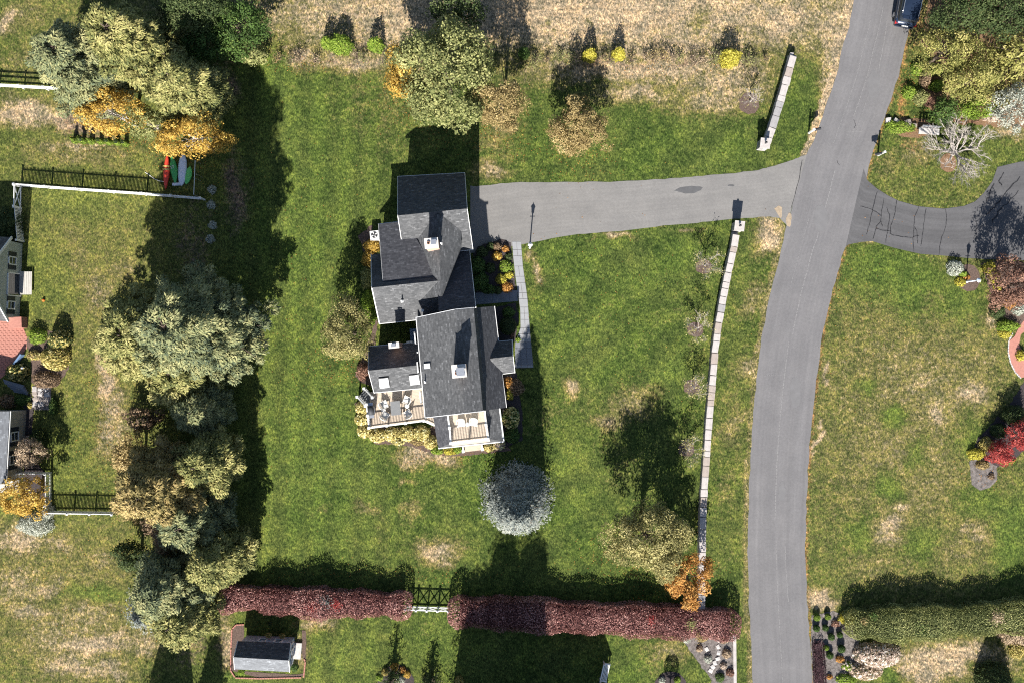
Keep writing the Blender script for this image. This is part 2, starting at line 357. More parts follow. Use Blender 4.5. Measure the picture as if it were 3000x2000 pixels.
def broadleaf(name, label, px, py, z, rad, h, leafm, cat='tree', group=None, n=6000, leaf=.17, clumps=70, cr=.28, seed=0, bark='bark', trunk_r=.14, hollow=.5, zmin=-.6, lw=.6, branches=18, lump=.22, base=None, dens=1300):
    """crown centre seen at photo point (px,py) when it hangs at height z"""
    rng = np.random.default_rng(seed + int(px * 7 + py * 13)); c = W(px, py, z)
    if base is not None: c = Vector((base[0], base[1], z))
    th = thing(name, label, cat, (c.x, c.y, 0), 0, group)
    n = max(n, int(dens * rad[0] * rad[1]))
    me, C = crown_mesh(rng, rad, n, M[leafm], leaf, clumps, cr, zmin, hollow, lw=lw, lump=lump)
    inst('crown', me, th, (0, 0, z))
    sel = C[rng.integers(0, len(C), branches)] * .92
    trunk_mb(rng, (0, 0, -.05), (0, 0, z + rad[2] * .5), trunk_r, [(q[0], q[1], q[2] + z) for q in sel]).build('trunk', M[bark], th, True, True)
    return th
def conifer(name, label, bx, by, h, r, leafm, group=None, z0=.6, levels=26, per=11, seed=0, dens=16, leaf=.26, droop=.25, power=.9, irr=.18, gap=0.0, bark='bark', trunk_r=.2, lw=.38, up=0.0, cat='conifer', spread=.24, core=.0):
    """conifer standing at photo point (bx,by) on the ground"""
    rng = np.random.default_rng(seed + int(bx * 3 + by * 5)); g = W(bx, by)
    th = thing(name, label, cat, g, 0, group); P = []; N = []; T = []; tt = []; br = MB()
    for i in range(levels):
        f = (i + rng.uniform(-.3, .3)) / levels; f = min(max(f, 0), .985); z = z0 + (h - z0) * f; R0 = r * (1 - f) ** power + .12
        k = max(4, int(per * (.55 + .45 * (1 - f)))); a0 = rng.uniform(0, 6.28)
        for j in range(k):
            if rng.uniform() < gap: continue
            a = a0 + 6.283 * j / k + rng.normal(0, .15); ln = R0 * rng.uniform(1 - irr * 2, 1 + irr)
            d = np.array([math.cos(a), math.sin(a), 0]); s = np.array([-math.sin(a), math.cos(a), 0])
            nn = max(5, int(dens * (ln / r + .25) * 1.6)); q = rng.uniform(.18, 1, nn) ** .75; off = rng.normal(0, 1, nn) * spread * ln * (1.12 - q * .75)
            zz = z + up * ln * q - droop * ln * q * q + rng.normal(0, .07, nn)
            P.append(d * (q * ln)[:, None] + s * off[:, None] + np.array([0, 0, 1]) * zz[:, None])
            T.append(d + s * (np.sign(off) * .55)[:, None] + np.array([0, 0, up * .6])); N.append(np.tile(np.array([0, 0, .62]) + d * .75, (nn, 1)) + s * (off / (ln * .3 + .1))[:, None] * .35)
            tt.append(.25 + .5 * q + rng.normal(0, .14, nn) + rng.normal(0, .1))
            if j % 2 == 0 and f < .8: br.tube([(0, 0, z), tuple(d * ln * .85 + np.array([0, 0, z + (up - droop * .6) * ln * .8]))], [.045, .012], 3, cap=False)
    P = np.concatenate(P); me = leafmesh('crown', P, np.concatenate(N), leaf, leaf * lw, np.concatenate(tt), M[leafm], rng, np.concatenate(T), jit=.35)
    inst('crown', me, th)
    if core: MB().lathe((0, 0, 0), [(r * core * .55, z0 * .6), (r * core, z0 + (h - z0) * .08)] + [(r * core * (1 - f) ** power, z0 + (h - z0) * f) for f in (.25, .45, .65, .82)] + [(.01, h * .93)], 12).build('opaque_core', M[leafm], th, True, True)  # opaque core added so the crown blocks the sun and shades solidly
    br.tube([(0, 0, -.05), (0, 0, h * .5), (0, 0, h * .96)], [trunk_r * 1.2, trunk_r * .7, .02], 7).build('trunk', M[bark], th, True, True)
    return th
def pine(name, label, bx, by, h, r, leafm, seed=0, z0=2.5, levels=13, per=7, group=None, n=175, leaf=.30, bark='bark', lean=(0, 0)):
    """white pine: irregular limbs carrying feathery plumes, open between"""
    rng = np.random.default_rng(seed + int(bx * 3 + by * 5)); g = W(bx, by)
    th = thing(name, label, 'pine', g, 0, group); P = []; N = []; T = []; tt = []; br = MB()
    br.tube([(0, 0, -.05), (lean[0] * .5, lean[1] * .5, h * .5), (lean[0], lean[1], h * .97)], [.34, .22, .04], 8)
    for i in range(levels):
        f = (i + rng.uniform(-.3, .3)) / levels; f = min(max(f, 0), .97); z = z0 + (h - z0) * f
        R0 = r * (1 - f * f * .82) * (.55 + .45 * min(1, (f + .12) * 4)); k = per if f < .75 else max(4, per - 2); a0 = rng.uniform(0, 6.28)
        ax = np.array([lean[0] * z / h, lean[1] * z / h, 0])
        for j in range(k):
            a = a0 + 6.283 * j / k + rng.normal(0, .25); ln = R0 * rng.uniform(.55, 1.08); d = np.array([math.cos(a), math.sin(a), 0])
            rise = ln * rng.uniform(.02, .22) * (1 + f); tip = ax + d * ln + np.array([0, 0, z + rise])
            br.tube([tuple(ax + np.array([0, 0, z])), tuple(ax + d * ln * .55 + np.array([0, 0, z + rise * .35])), tuple(tip)], [.085 * (1 - f * .6), .05, .015], 4, cap=False)
            ct = rng.normal(0, .12)
            for q in ((.5, .78, 1.0) if ln > 1.6 else (.65, 1.0)):
                for sgn in ((-1, 1) if q < .9 else (0,)):
                    s = np.array([-d[1], d[0], 0]) * sgn; sl = (1.1 - q) * ln * .55 + .15
                    c = ax + d * ln * q + s * sl * rng.uniform(.5, 1.0) + np.array([0, 0, z + rise * q + rng.normal(0, .1)])
                    pr = rng.uniform(.42, .78) * (.75 + .25 * min(1, ln / 3)); nn = int(n * pr * pr * 2.2); dd = rdirs(rng, nn, -.25); rr = rng.uniform(.55, 1.0, nn) * pr
                    P.append(c + dd * rr[:, None] * np.array([1, 1, .6])); T.append(dd * np.array([1, 1, .4]) + d * .5 + np.array([0, 0, .25]))
                    N.append(dd * .9 + np.array([0, 0, .45])); tt.append(.36 + .34 * dd[:, 2] + ct + .1 * q + rng.normal(0, .13, nn))  # plume tops tinted paler, sunlit tone put into the leaf colour
    P = np.concatenate(P); me = leafmesh('crown', P, np.concatenate(N), leaf, leaf * .36, np.concatenate(tt), M[leafm], rng, np.concatenate(T), jit=.4)
    inst('crown', me, th); br.build('trunk', M[bark], th, True, True)
    return th
def shrub(name, label, px, py, rad, leafm, group=None, n=None, leaf=.11, seed=0, cat='shrub', z0=0.0, zmin=0.0, smooth=.12, bloom=None, stems=6, lump=.12, lw=.65, twigmat='bark'):
    """dome of leaves whose top is seen around (px,py); rad = half width x, y and height"""
    if not hasattr(rad, '__len__'): rad = (rad, rad, rad * 1.25)
    rng = np.random.default_rng(seed + int(px * 11 + py * 17)); g = W(px, py, rad[2] * .45 + z0); g.z = z0
    area = 3.3 * (rad[0] * rad[1] + rad[2] * (rad[0] + rad[1]) * .7); n = n or int(min(9000, max(120, area / (leaf * leaf * .3) * 1.15)))
    th = thing(name, label, cat, g, 0, group); d = rdirs(rng, n, zmin); q = rng.uniform(.55, 1, n) ** .5
    a = np.arctan2(d[:, 1], d[:, 0]); ph = rng.uniform(0, 6, 4)
    wob = 1 + lump * (np.sin(3 * a + ph[0]) * .5 + np.sin(5 * a + ph[1] + d[:, 2] * 4) * .5 + np.sin(9 * a + ph[2] + d[:, 2] * 7) * .35)
    P = d * (q * wob + rng.normal(0, smooth * .4, n))[:, None] * np.array([rad[0], rad[1], rad[2]]); P[:, 2] = np.maximum(P[:, 2] + .02, .02)
    tint = .4 + rng.normal(0, .18, n) + .14 * d[:, 2] + .1 * np.sin(7 * a + ph[3] + 5 * d[:, 2])  # upper leaves of the dome lighter, top light put into the tint
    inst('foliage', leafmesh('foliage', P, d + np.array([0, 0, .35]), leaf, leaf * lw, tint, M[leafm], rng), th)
    if bloom:
        m = int(n * .10); b = rdirs(rng, m, .05); Pb = b * np.array(rad) * 1.0; inst('bloom', leafmesh('bloom', Pb, b + np.array([0, 0, .6]), leaf * 1.7, leaf * 1.6, .5 + rng.normal(0, .25, m), M[bloom], rng, jit=.4), th)
    if stems:
        m = MB()
        for i in range(stems):
            u = rdirs(rng, 1, .3)[0] * np.array(rad) * .8; m.tube([(0, 0, -.03), (u[0] * .4, u[1] * .4, u[2] * .6), tuple(u)], [.025, .018, .006], 4, cap=False)
        m.build('stem', M[twigmat], th, False, True)
    return th
def ball(name, label, px, py, r, hgt, leafm, group, seed=0, cone=False, z0=.03):
    """clipped evergreen: dense small leaves over a firm shape"""
    rng = np.random.default_rng(int(px * 11 + py * 17) + seed); g = W(px, py, hgt * .5); g.z = z0
    th = thing(name, label, 'topiary', g, 0, group); n = int(420 * max(.4, r / .3) ** 1.5); d = rdirs(rng, n, -.5)
    if cone:
        u = rng.uniform(0, 1, n) ** .7; a = rng.uniform(0, 6.283, n); rr = r * u; P = np.stack([rr * np.cos(a), rr * np.sin(a), hgt * (1 - u)], 1); N = np.stack([np.cos(a), np.sin(a), np.full(n, .35)], 1)
    else:
        P = d * np.array([r, r, hgt * .5]) * rng.uniform(.9, 1.03, (n, 1)) + np.array([0, 0, hgt * .5]); N = d
    inst('foliage', leafmesh('foliage', P, N, .075, .055, .42 + rng.normal(0, .2, n), M[leafm], rng, jit=.45), th)
    k = 10; prof = [(r * .85, hgt * .04), (.01, hgt * .93)] if cone else [(r * .2, hgt * .06), (r * .72, hgt * .2), (r * .9, hgt * .5), (r * .7, hgt * .8), (.02, hgt * .95)]
    MB().lathe((0, 0, 0), prof, k).build('opaque_core', M[leafm], th, False, True)
    return th
def hedge(name, label, pts, wid, hgt, leafm, group=None, leaf=.13, dens=170, seed=0, lumpy=.10, spots=(), zbase=0.0):
    """clipped hedge along photo points (on the ground), leaves over top and sides, stems inside"""
    rng = np.random.default_rng(seed + 5); C = [W(*p) for p in pts]; th = thing(name, label, 'hedge', C[0], 0, group)
    seg = [(C[i + 1] - C[i]).length for i in range(len(C) - 1)]; tot = sum(seg); per = 2 * hgt + wid
    n = int(tot * per * dens); s = rng.uniform(-wid * .3, tot + wid * .3, n); u = rng.uniform(0, per, n); cum = np.concatenate([[0], np.cumsum(seg)])
    xy = np.array([[c.x, c.y] for c in C]); sc = np.clip(s, 0, tot); X = np.interp(sc, cum, xy[:, 0]); Y = np.interp(sc, cum, xy[:, 1])
    i = np.clip(np.searchsorted(cum, sc, 'right') - 1, 0, len(seg) - 1); D = unit(xy[i + 1] - xy[i]); Q = np.stack([-D[:, 1], D[:, 0]], 1)
    X = X + D[:, 0] * (s - sc); Y = Y + D[:, 1] * (s - sc)
    side = np.where(u < hgt, -wid / 2, np.where(u > hgt + wid, wid / 2, u - hgt - wid / 2)); z = np.where(u < hgt, u, np.where(u > hgt + wid, per - u, hgt))
    e = np.clip(1 - np.maximum(np.abs(s - tot / 2) - tot / 2, 0) / (wid * .3), 0, 1) ** .5; z = z * (.55 + .45 * e); side = side * (.4 + .6 * e)
    w1 = 1 + lumpy * (np.sin(s * 1.7 + seed) * .5 + np.sin(s * .63 + 2 + seed) * .6 + np.sin(s * 4.1) * .25); edge = np.abs(side) / (wid / 2)
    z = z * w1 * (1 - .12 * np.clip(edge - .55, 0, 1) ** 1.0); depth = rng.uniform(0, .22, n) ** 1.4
    topf = np.clip(1 - edge, 0, 1); N = np.stack([Q[:, 0] * side, Q[:, 1] * side, .25 + topf], 1)
    P = np.stack([X + Q[:, 0] * side * w1 * (1 - depth), Y + Q[:, 1] * side * w1 * (1 - depth), z - depth * .6 * (z > hgt * .8) + rng.normal(0, .085, n)], 1); P[:, 2] = np.maximum(P[:, 2], .02) + zbase
    tint = .42 + rng.normal(0, .2, n) + .13 * np.sin(s * .9 + np.sin(s * 2.3) + seed) - .5 * depth  # deeper leaves tinted darker, inner shade put into the colour
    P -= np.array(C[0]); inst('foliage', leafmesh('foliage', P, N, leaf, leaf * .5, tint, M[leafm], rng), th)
    for k, (px, py, rr, lm) in enumerate(spots):
        o = W(px, py, hgt) - C[0]; m = int(rr * rr * 900); q = rng.normal(0, rr * .55, (m, 2)); Ps = np.stack([o.x + q[:, 0], o.y + q[:, 1], np.full(m, hgt * 1.02) + rng.normal(0, .08, m)], 1)
        inst('leaf_patch', leafmesh('leaf_patch', Ps, np.tile([0, 0, 1.0], (m, 1)), leaf, leaf * .55, .5 + rng.normal(0, .2, m), M[lm], rng), th)
    k2 = max(8, int(tot / .5)); hv = []
    for k in range(k2 + 1):
        f = tot * (.012 + .976 * k / k2); x = np.interp(f, cum, xy[:, 0]) - C[0].x; y = np.interp(f, cum, xy[:, 1]) - C[0].y; j = min(len(seg) - 1, max(0, int(np.searchsorted(cum, f, 'right')) - 1)); dx, dy = (xy[j + 1] - xy[j]) / seg[j]
        w2 = 1 + lumpy * (math.sin(f * 1.7 + seed) * .5 + math.sin(f * .63 + 2 + seed) * .6 + math.sin(f * 4.1) * .25); a2 = wid * (.40 if hgt > 1 else .33) * w2; hh = hgt * (.82 if hgt > 1 else .6) * w2
        hv += [(x + dy * a2, y - dx * a2, zbase), (x + dy * a2, y - dx * a2, hh * .9 + zbase), (x + dy * a2 * .7, y - dx * a2 * .7, hh + zbase), (x - dy * a2 * .7, y + dx * a2 * .7, hh + zbase), (x - dy * a2, y + dx * a2, hh * .9 + zbase), (x - dy * a2, y + dx * a2, zbase)]
    MB().add(hv, [(k * 6 + j, k * 6 + (j + 1) % 6, k * 6 + 6 + (j + 1) % 6, k * 6 + 6 + j) for k in range(k2) for j in range(6)] + [tuple(range(6)), tuple(range(k2 * 6, k2 * 6 + 6))[::-1]]).build('opaque_core', M[leafm], th, True, True)  # solid core added inside to make the hedge's shadow opaque
    m = MB()
    for k in range(int(tot / .45)):
        f = rng.uniform(0, tot); x = np.interp(f, cum, xy[:, 0]) - C[0].x; y = np.interp(f, cum, xy[:, 1]) - C[0].y; a = rng.uniform(0, 6.28)
        m.tube([(x, y, -.03), (x + math.cos(a) * .1, y + math.sin(a) * .1, hgt * .5), (x + math.cos(a) * wid * .3, y + math.sin(a) * wid * .3, hgt * .92)], [.03, .025, .008], 4, cap=False)
    m.build('stem', M['bark'], th, False, True)
    return th
def bare(name, label, bx, by, h, spread, barkm, seed=0, n0=9, depth=4, group=None, cat='tree', r0=.12, flat=.55, leafm=None, nl=0, leaf=.1, fork=.12, upr=0.0):
    """leafless tree or shrub: forking twigs"""
    rng = random.Random(seed + int(bx * 3 + by)); g = W(bx, by); th = thing(name, label, cat, g, 0, group); m = MB(); tips = []
    def grow(p, d, ln, r, lev):
        q = p + d * ln; mid = p.lerp(q, .5) + Vector((rng.gauss(0, .05), rng.gauss(0, .05), rng.gauss(0, .03))) * ln
        m.tube([p, mid, q], [r, r * .8, r * .55], 4 if lev > 1 else 3, cap=False)
        if lev == 0: tips.append(q); return
        for i in range(3 if lev > 1 else 4):
            nd = (d + Vector((rng.gauss(0, .55), rng.gauss(0, .55), rng.gauss(0, .28)))).normalized()
            grow(p.lerp(q, rng.uniform(.45, 1)), nd, ln * rng.uniform(.5, .8), max(.006, r * .55), lev - 1)
    m.tube([(0, 0, -.05), (0, 0, h * fork)], [r0 * 1.2, r0], 7)
    for i in range(n0):
        a = 6.283 * i / n0 + rng.gauss(0, .2); el = rng.uniform(.25, 1) * (1 - flat) + .25
        d = Vector((math.cos(a), math.sin(a), el * 1.3 + upr)).normalized(); ln = math.hypot(spread, h * .5) * .42 * rng.uniform(.7, 1.1)
        grow(Vector((0, 0, h * fork * .95)), d, ln, r0 * .5, depth - 1)
    m.build('branches', M[barkm], th, False, True)
    if leafm and nl:
        r2 = np.random.default_rng(seed + 3); T = np.array([tuple(q) for q in tips]); P = T[r2.integers(0, len(T), nl)] + r2.normal(0, .12, (nl, 3))
        inst('foliage', leafmesh('foliage', P, np.tile([0, 0, 1.0], (nl, 1)), leaf, leaf * .6, .5 + r2.normal(0, .25, nl), M[leafm], r2), th)
    return th
# ================================================================ GROUND, ROADS, PATHS
ROADL = [(2536, -160), (2518, -80), (2500, 0), (2488, 80), (2470, 134), (2454, 207), (2438, 255), (2422, 306), (2403, 360), (2390, 392), (2379, 424), (2362, 454), (2350, 500), (2333, 560), (2315, 624), (2303, 666), (2288, 730), (2274, 793), (2256, 860), (2249, 899), (2230, 1000), (2216, 1112), (2206, 1223), (2198, 1351), (2193, 1500), (2190, 1659), (2195, 1787), (2203, 1946), (2206, 2010), (2214, 2160)]
ROADR = [(2716, -160), (2698, -80), (2682, 0), (2661, 96), (2648, 159), (2632, 223), (2610, 293), (2588, 351), (2569, 414), (2553, 462), (2541, 505), (2526, 570), (2505, 650), (2487, 712), (2472, 735), (2457, 787), (2441, 841), (2427, 899), (2412, 962), (2407, 1000), (2393, 1096), (2381, 1204), (2371, 1306), (2365, 1405), (2362, 1500), (2359, 1634), (2363, 1723), (2368, 1803), (2374, 1899), (2381, 2000), (2384, 2010), (2394, 2160)]
def yint(poly, y):
    ys = np.array([p[1] for p in poly], float); xs = np.array([p[0] for p in poly], float); return np.interp(y, ys, xs)
def vnoise(x, y, s, seed):
    r = np.random.default_rng(seed); g = r.uniform(0, 1, (257, 257)); X = x / s + 57.3; Y = y / s + 91.7
    i = np.floor(X).astype(int) % 256; j = np.floor(Y).astype(int) % 256; fx = X - np.floor(X); fy = Y - np.floor(Y); fx = fx * fx * (3 - 2 * fx); fy = fy * fy * (3 - 2 * fy)
    return (g[i, j] * (1 - fx) + g[i + 1, j] * fx) * (1 - fy) + (g[i, j + 1] * (1 - fx) + g[i + 1, j + 1] * fx) * fy
DRY = [(250, 900, 330, 700, .30), (200, 1780, 330, 330, .45), (1950, 950, 260, 330, .14), (1000, 1500, 360, 200, .16), (900, 60, 130, 90, .8), (1150, 70, 160, 100, .85), (1000, 130, 240, 60, .7), (2300, 60, 160, 110, .9), (1600, 40, 1100, 130, 1.0), (1250, 120, 600, 60, .8), (2000, 130, 420, 60, .8), (870, 160, 110, 22, .85), (1060, 180, 220, 30, .9), (1250, 235, 60, 55, .5), (1060, 300, 230, 150, .26), (1120, 420, 120, 60, .2), (1870, 200, 360, 42, .95), (1860, 275, 130, 34, .8), (2080, 300, 130, 50, .72),
       (2120, 250, 170, 60, .8), (2150, 210, 140, 60, .75), (1470, 370, 60, 60, .5), (1450, 425, 70, 45, .5), (1450, 505, 60, 24, .75), (1235, 1322, 85, 42, 1.1), (1190, 1345, 60, 26, .85), (1290, 1345, 60, 26, .9), (1330, 1330, 50, 14, .8), (1090, 1490, 46, 22, .7),
       (930, 1490, 36, 22, .65), (1190, 1412, 36, 16, .68), (1275, 1605, 60, 36, .85), (1310, 1630, 40, 14, .8), (1210, 1490, 40, 28, .6), (1100, 1540, 200, 120, .22), (1190, 1290, 50, 40, .4), (1675, 1138, 28, 36, .85), (1772, 1238, 60, 34, .72), (1850, 1180, 90, 60, .5),
       (1700, 1240, 130, 90, .33), (1780, 1330, 80, 120, .25), (1578, 790, 10, 46, .95), (1568, 750, 14, 20, .8), (1800, 692, 60, 9, .95), (1990, 668, 60, 6, .8), (2245, 690, 44, 66, 1.0), (2270, 720, 30, 30, .9), (2215, 875, 40, 60, .55), (2185, 1080, 50, 50, .6),
       (2150, 1250, 36, 90, .5), (2130, 1420, 30, 120, .3), (2150, 800, 20, 200, .2), (2440, 100, 50, 160, .85), (2420, 200, 40, 100, .7), (2100, 1250, 14, 500, .22), (60, 322, 110, 38, 1.0), (160, 352, 90, 30, .9), (20, 60, 30, 30, .9), (80, 40, 80, 60, .45), (150, 190, 60, 30, .7),
       (100, 170, 140, 80, .4), (240, 440, 170, 16, .7), (250, 470, 140, 30, .5), (180, 450, 120, 40, .4), (300, 1060, 34, 50, .9), (318, 1120, 30, 60, 1.0), (335, 1190, 50, 60, .75), (330, 1260, 60, 90, .7), (300, 1310, 40, 50, .55), (230, 760, 30, 120, .5),
       (280, 860, 60, 100, .6), (360, 800, 70, 70, .5), (60, 1575, 90, 60, .9), (160, 1590, 70, 40, .7), (60, 1720, 110, 90, .65), (280, 1640, 110, 40, .55), (140, 1720, 60, 30, .8), (90, 1800, 100, 30, .8), (250, 1800, 160, 60, .6), (270, 1885, 150, 40, .9), (190, 1950, 120, 30, .8), (300, 1960, 100, 40, .75),
       (200, 1880, 190, 110, .6), (420, 1880, 50, 60, .7), (880, 1910, 60, 50, .75), (930, 1820, 60, 26, .8), (660, 1900, 26, 100, .8), (2690, 1250, 380, 620, .50), (2840, 1165, 70, 45, .85), (2700, 1110, 80, 60, .65), (2560, 1090, 110, 90, .35), (2398, 1290, 10, 60, 1.1), (2422, 1085, 14, 46, .95),
       (2620, 1545, 70, 46, .85), (2630, 1490, 40, 20, .9), (2760, 1210, 28, 60, .8), (2870, 1060, 60, 70, .5), (2410, 1758, 60, 26, 1.1), (2540, 1650, 120, 80, .45), (2640, 1700, 160, 60, .4), (2780, 1930, 190, 60, 1.0), (2700, 1960, 120, 40, .9), (2900, 920, 26, 60, .85), (2720, 870, 50, 60, .6), (2570, 700, 40, 12, .8),
       (2780, 1620, 120, 80, .5), (2860, 1560, 60, 60, .6), (2960, 1430, 60, 60, .4), (2640, 620, 60, 20, .7), (2610, 480, 50, 50, .4), (2960, 380, 60, 30, .8), (2690, 440, 60, 60, .5), (1960, 1910, 90, 40, .5), (1900, 1930, 60, 60, .45), (1250, 1850, 50, 30, .35), (1760, 560, 200, 30, .1),
       (1610, 200, 60, 40, .6), (1190, 200, 80, 40, .6), (2270, 500, 30, 8, .6)]
LUSH = [(860, 700, 150, 420, .55), (900, 1350, 180, 320, .6), (790, 240, 60, 90, .7), (1000, 1420, 260, 130, .35), (1690, 1330, 60, 110, .6), (1690, 1500, 60, 90, .35), (1800, 780, 260, 120, .25), (1750, 1000, 200, 120, .25), (1950, 1080, 60, 40, .6), (1990, 740, 70, 50, .45), (1420, 1400, 110, 90, .55),
        (1750, 460, 300, 60, .22), (2130, 470, 60, 40, .4), (2320, 320, 40, 120, .35), (2590, 790, 90, 60, .85), (2680, 840, 90, 70, .75), (2800, 880, 60, 60, .7), (2620, 1215, 36, 28, .95), (2610, 1432, 34, 34, .85), (2850, 1300, 50, 56, .85), (2960, 1560, 46, 90, .9), (2520, 1560, 40, 40, .6), (2690, 1330, 30, 50, .6),
        (2530, 1130, 26, 20, .7), (2880, 1470, 90, 40, .6), (2700, 1590, 60, 50, .6), (280, 1745, 110, 24, .8), (90, 830, 120, 100, .4), (230, 580, 140, 60, .3), (150, 1350, 120, 200, .3), (1350, 1880, 130, 70, .55), (1000, 1940, 150, 60, .55), (2060, 1900, 50, 90, .3), (1850, 1960, 80, 60, .4), (2600, 1980, 30, 20, .9), (2840, 1955, 18, 12, .9), (700, 1985, 60, 25, .9),
        (1600, 60, 20, 10, .8), (1590, 70, 26, 10, .8), (2040, 60, 30, 26, .6), (1720, 62, 18, 10, .7)]
SOIL = [(250, 360, 110, 55, .7), (300, 410, 120, 16, .55), (1150, 178, 380, 9, .62), (1850, 180, 420, 9, .62), (560, 780, 60, 300, .5), (690, 560, 40, 140, .7), (660, 250, 40, 70, .7), (560, 1880, 50, 120, .5), (640, 1900, 30, 100, .5), (620, 640, 60, 60, .4), (560, 1500, 120, 200, .45)]
RUST = [(2655, 290, 22, 170, .6), (2690, 60, 40, 120, .5), (270, 900, 26, 110, .35), (420, 1880, 40, 90, .35), (2590, 330, 20, 60, .6), (2680, 420, 60, 20, .5), (2960, 1700, 40, 12, .1), (700, 190, 30, 30, .5), (1440, 180, 40, 30, .3)]
YEL = [(250, 900, 420, 650, .75), (250, 1700, 420, 300, .7), (2700, 1300, 330, 480, .35), (700, 1560, 120, 120, .6), (1690, 1320, 40, 60, .6), (1000, 1960, 260, 80, .4), (80, 150, 200, 150, .25), (2760, 560, 160, 80, .3), (960, 1600, 240, 60, .25), (2160, 1300, 40, 420, .3)]
def field(L, x, y):
    f = np.zeros_like(x)
    for (cx, cy, rx, ry, s) in L:
        d = np.sqrt(((x - cx) / rx) ** 2 + ((y - cy) / ry) ** 2); f = np.maximum(f, s * np.exp(-.75 * d * d))
    return f
nx, ny = 381, 269; gx = np.linspace(-57, 57, nx); gy = np.linspace(-40.2, 40.2, ny)
gx2 = np.concatenate([[-1500, -300, -90], gx, [90, 300, 1500]]); gy2 = np.concatenate([[-1500, -300, -70], gy, [70, 300, 1500]])
X, Y = np.meshgrid(gx2, gy2); Xc = np.clip(X, -57, 57); Yc = np.clip(Y, -40.2, 40.2); pxg = Xc * S + 1500; pyg = 1000 - Yc * S
wx = pxg + (vnoise(Xc, Yc, 1.6, 1) - .5) * 46 + (vnoise(Xc, Yc, .6, 2) - .5) * 22; wy = pyg + (vnoise(Xc, Yc, 1.6, 3) - .5) * 40 + (vnoise(Xc, Yc, .6, 4) - .5) * 20
dryf = field(DRY, wx, wy); lushf = field(LUSH, wx, wy); soilf = field(SOIL, wx, wy); rustf = field(RUST, wx, wy); yelf = field(YEL, wx, wy)
stripe = np.sin(pxg / 38.0 * 3.14 + (vnoise(Xc, Yc, 6, 6) - .5) * 2) * ((pxg > 700) & (pxg < 1160) & (pyg > 150)); diag = np.sin((pxg * .8 + pyg) / 26.0 + (vnoise(Xc, Yc, 5, 7) - .5) * 3) * ((pxg > 1500) & (pxg < 2360) & (pyg > 340))
dryf = dryf - .62 * lushf; mow = np.clip(.5 + .5 * stripe * .9 + .5 * diag * .7, 0, 1); lushf = np.clip(lushf + .20 * stripe + .15 * diag, 0, 1); dryf = np.clip(dryf + .06 * diag - .05 * stripe, 0, 1.2)
er = pxg - yint(ROADR, pyg); rustf = np.maximum(rustf, np.where((er > -20) & (er < 20), .60 - np.abs(er - 2) / 40, 0)); el = yint(ROADL, pyg) - pxg
dryf = np.maximum(dryf, np.where((el > -20) & (el < 22) & (pyg < 460), .9, 0)); dryf = np.maximum(dryf, np.where((el > -20) & (el < 16) & (pyg > 660), .5, 0))
V = np.stack([X, Y, np.zeros_like(X)], -1).reshape(-1, 3); NX = len(gx2); NY = len(gy2)
ii = (np.arange(NY - 1)[:, None] * NX + np.arange(NX - 1)[None, :]).ravel(); F = np.stack([ii, ii + 1, ii + 1 + NX, ii + NX], 1).astype(np.int32)
me = bpy.data.meshes.new('lawn'); me.vertices.add(len(V)); me.vertices.foreach_set('co', V.astype(np.float32).ravel()); me.loops.add(F.size); me.loops.foreach_set('vertex_index', F.ravel())
me.polygons.add(len(F)); me.polygons.foreach_set('loop_start', np.arange(0, F.size, 4, dtype=np.int32)); me.polygons.foreach_set('loop_total', np.full(len(F), 4, np.int32)); me.update(calc_edges=True)
for nm, a in (('dry', dryf), ('lush', lushf), ('soil', soilf), ('rust', rustf), ('yel', yelf), ('mow', mow)):
    at = me.attributes.new(nm, 'FLOAT', 'POINT'); at.data.foreach_set('value', a.astype(np.float32).ravel())
me.materials.append(M['lawn']); lawn = struct(bpy.data.objects.new('lawn', me)); col.objects.link(lawn); tag(lawn, 'autumn lawn of green grass with tan dry patches')
def strip(name, Lp, Rp, z, matname, label, across=8, ys=None):
    """paved sheet between two edges given at the same stations, uv in metres"""
    n = len(Lp); vs = []; uvs = []; fs = []; run = 0.0; prev = None
    for i in range(n):
        a, b = W(*Lp[i]), W(*Rp[i]); c = (a + b) / 2
        if prev is not None: run += (c - prev).length
        prev = c
        for j in range(across + 1):
            f = j / across; q = a.lerp(b, f); vs.append((q.x, q.y, z)); uvs.append(((f - .5) * (b - a).length, run))
    for i in range(n - 1):
        for j in range(across):
            k = i * (across + 1) + j; fs.append((k, k + 1, k + across + 2, k + across + 1))
    me = bpy.data.meshes.new(name); me.from_pydata(vs, [], fs); me.update(); uv = me.uv_layers.new(name='UVMap')
    for l in me.loops: uv.data[l.index].uv = uvs[l.vertex_index]
    bm = bmesh.new(); bm.from_mesh(me); bm.normal_update()
    for f in bm.faces:
        if f.normal.z < 0: f.normal_flip()
    bm.to_mesh(me); bm.free(); me.materials.append(M[matname]); o = struct(bpy.data.objects.new(name, me)); col.objects.link(o); return tag(o, label)
yy = list(range(-160, 2161, 24)); rj = random.Random(4)
road = strip('road', [(yint(ROADL, y) + rj.uniform(-2, 2), y) for y in yy], [(yint(ROADR, y) + rj.uniform(-2, 2), y) for y in yy], .008, 'asphalt', 'curving grey asphalt road running down the right side')
DT = [(1378, 546), (1404, 546), (1500, 535), (1659, 534), (1787, 533), (1946, 525), (2042, 517), (2138, 509), (2217, 500), (2250, 491), (2314, 472), (2364, 452)]
DB = [(1378, 742), (1404, 740), (1500, 722), (1675, 688), (1787, 680), (1946, 661), (2042, 653), (2138, 642), (2217, 637), (2250, 634), (2284, 640), (2305, 660)]
def dense(P, k=6): return [(P[i][0] + (P[i + 1][0] - P[i][0]) * j / k, P[i][1] + (P[i + 1][1] - P[i][1]) * j / k) for i in range(len(P) - 1) for j in range(k)] + [P[-1]]
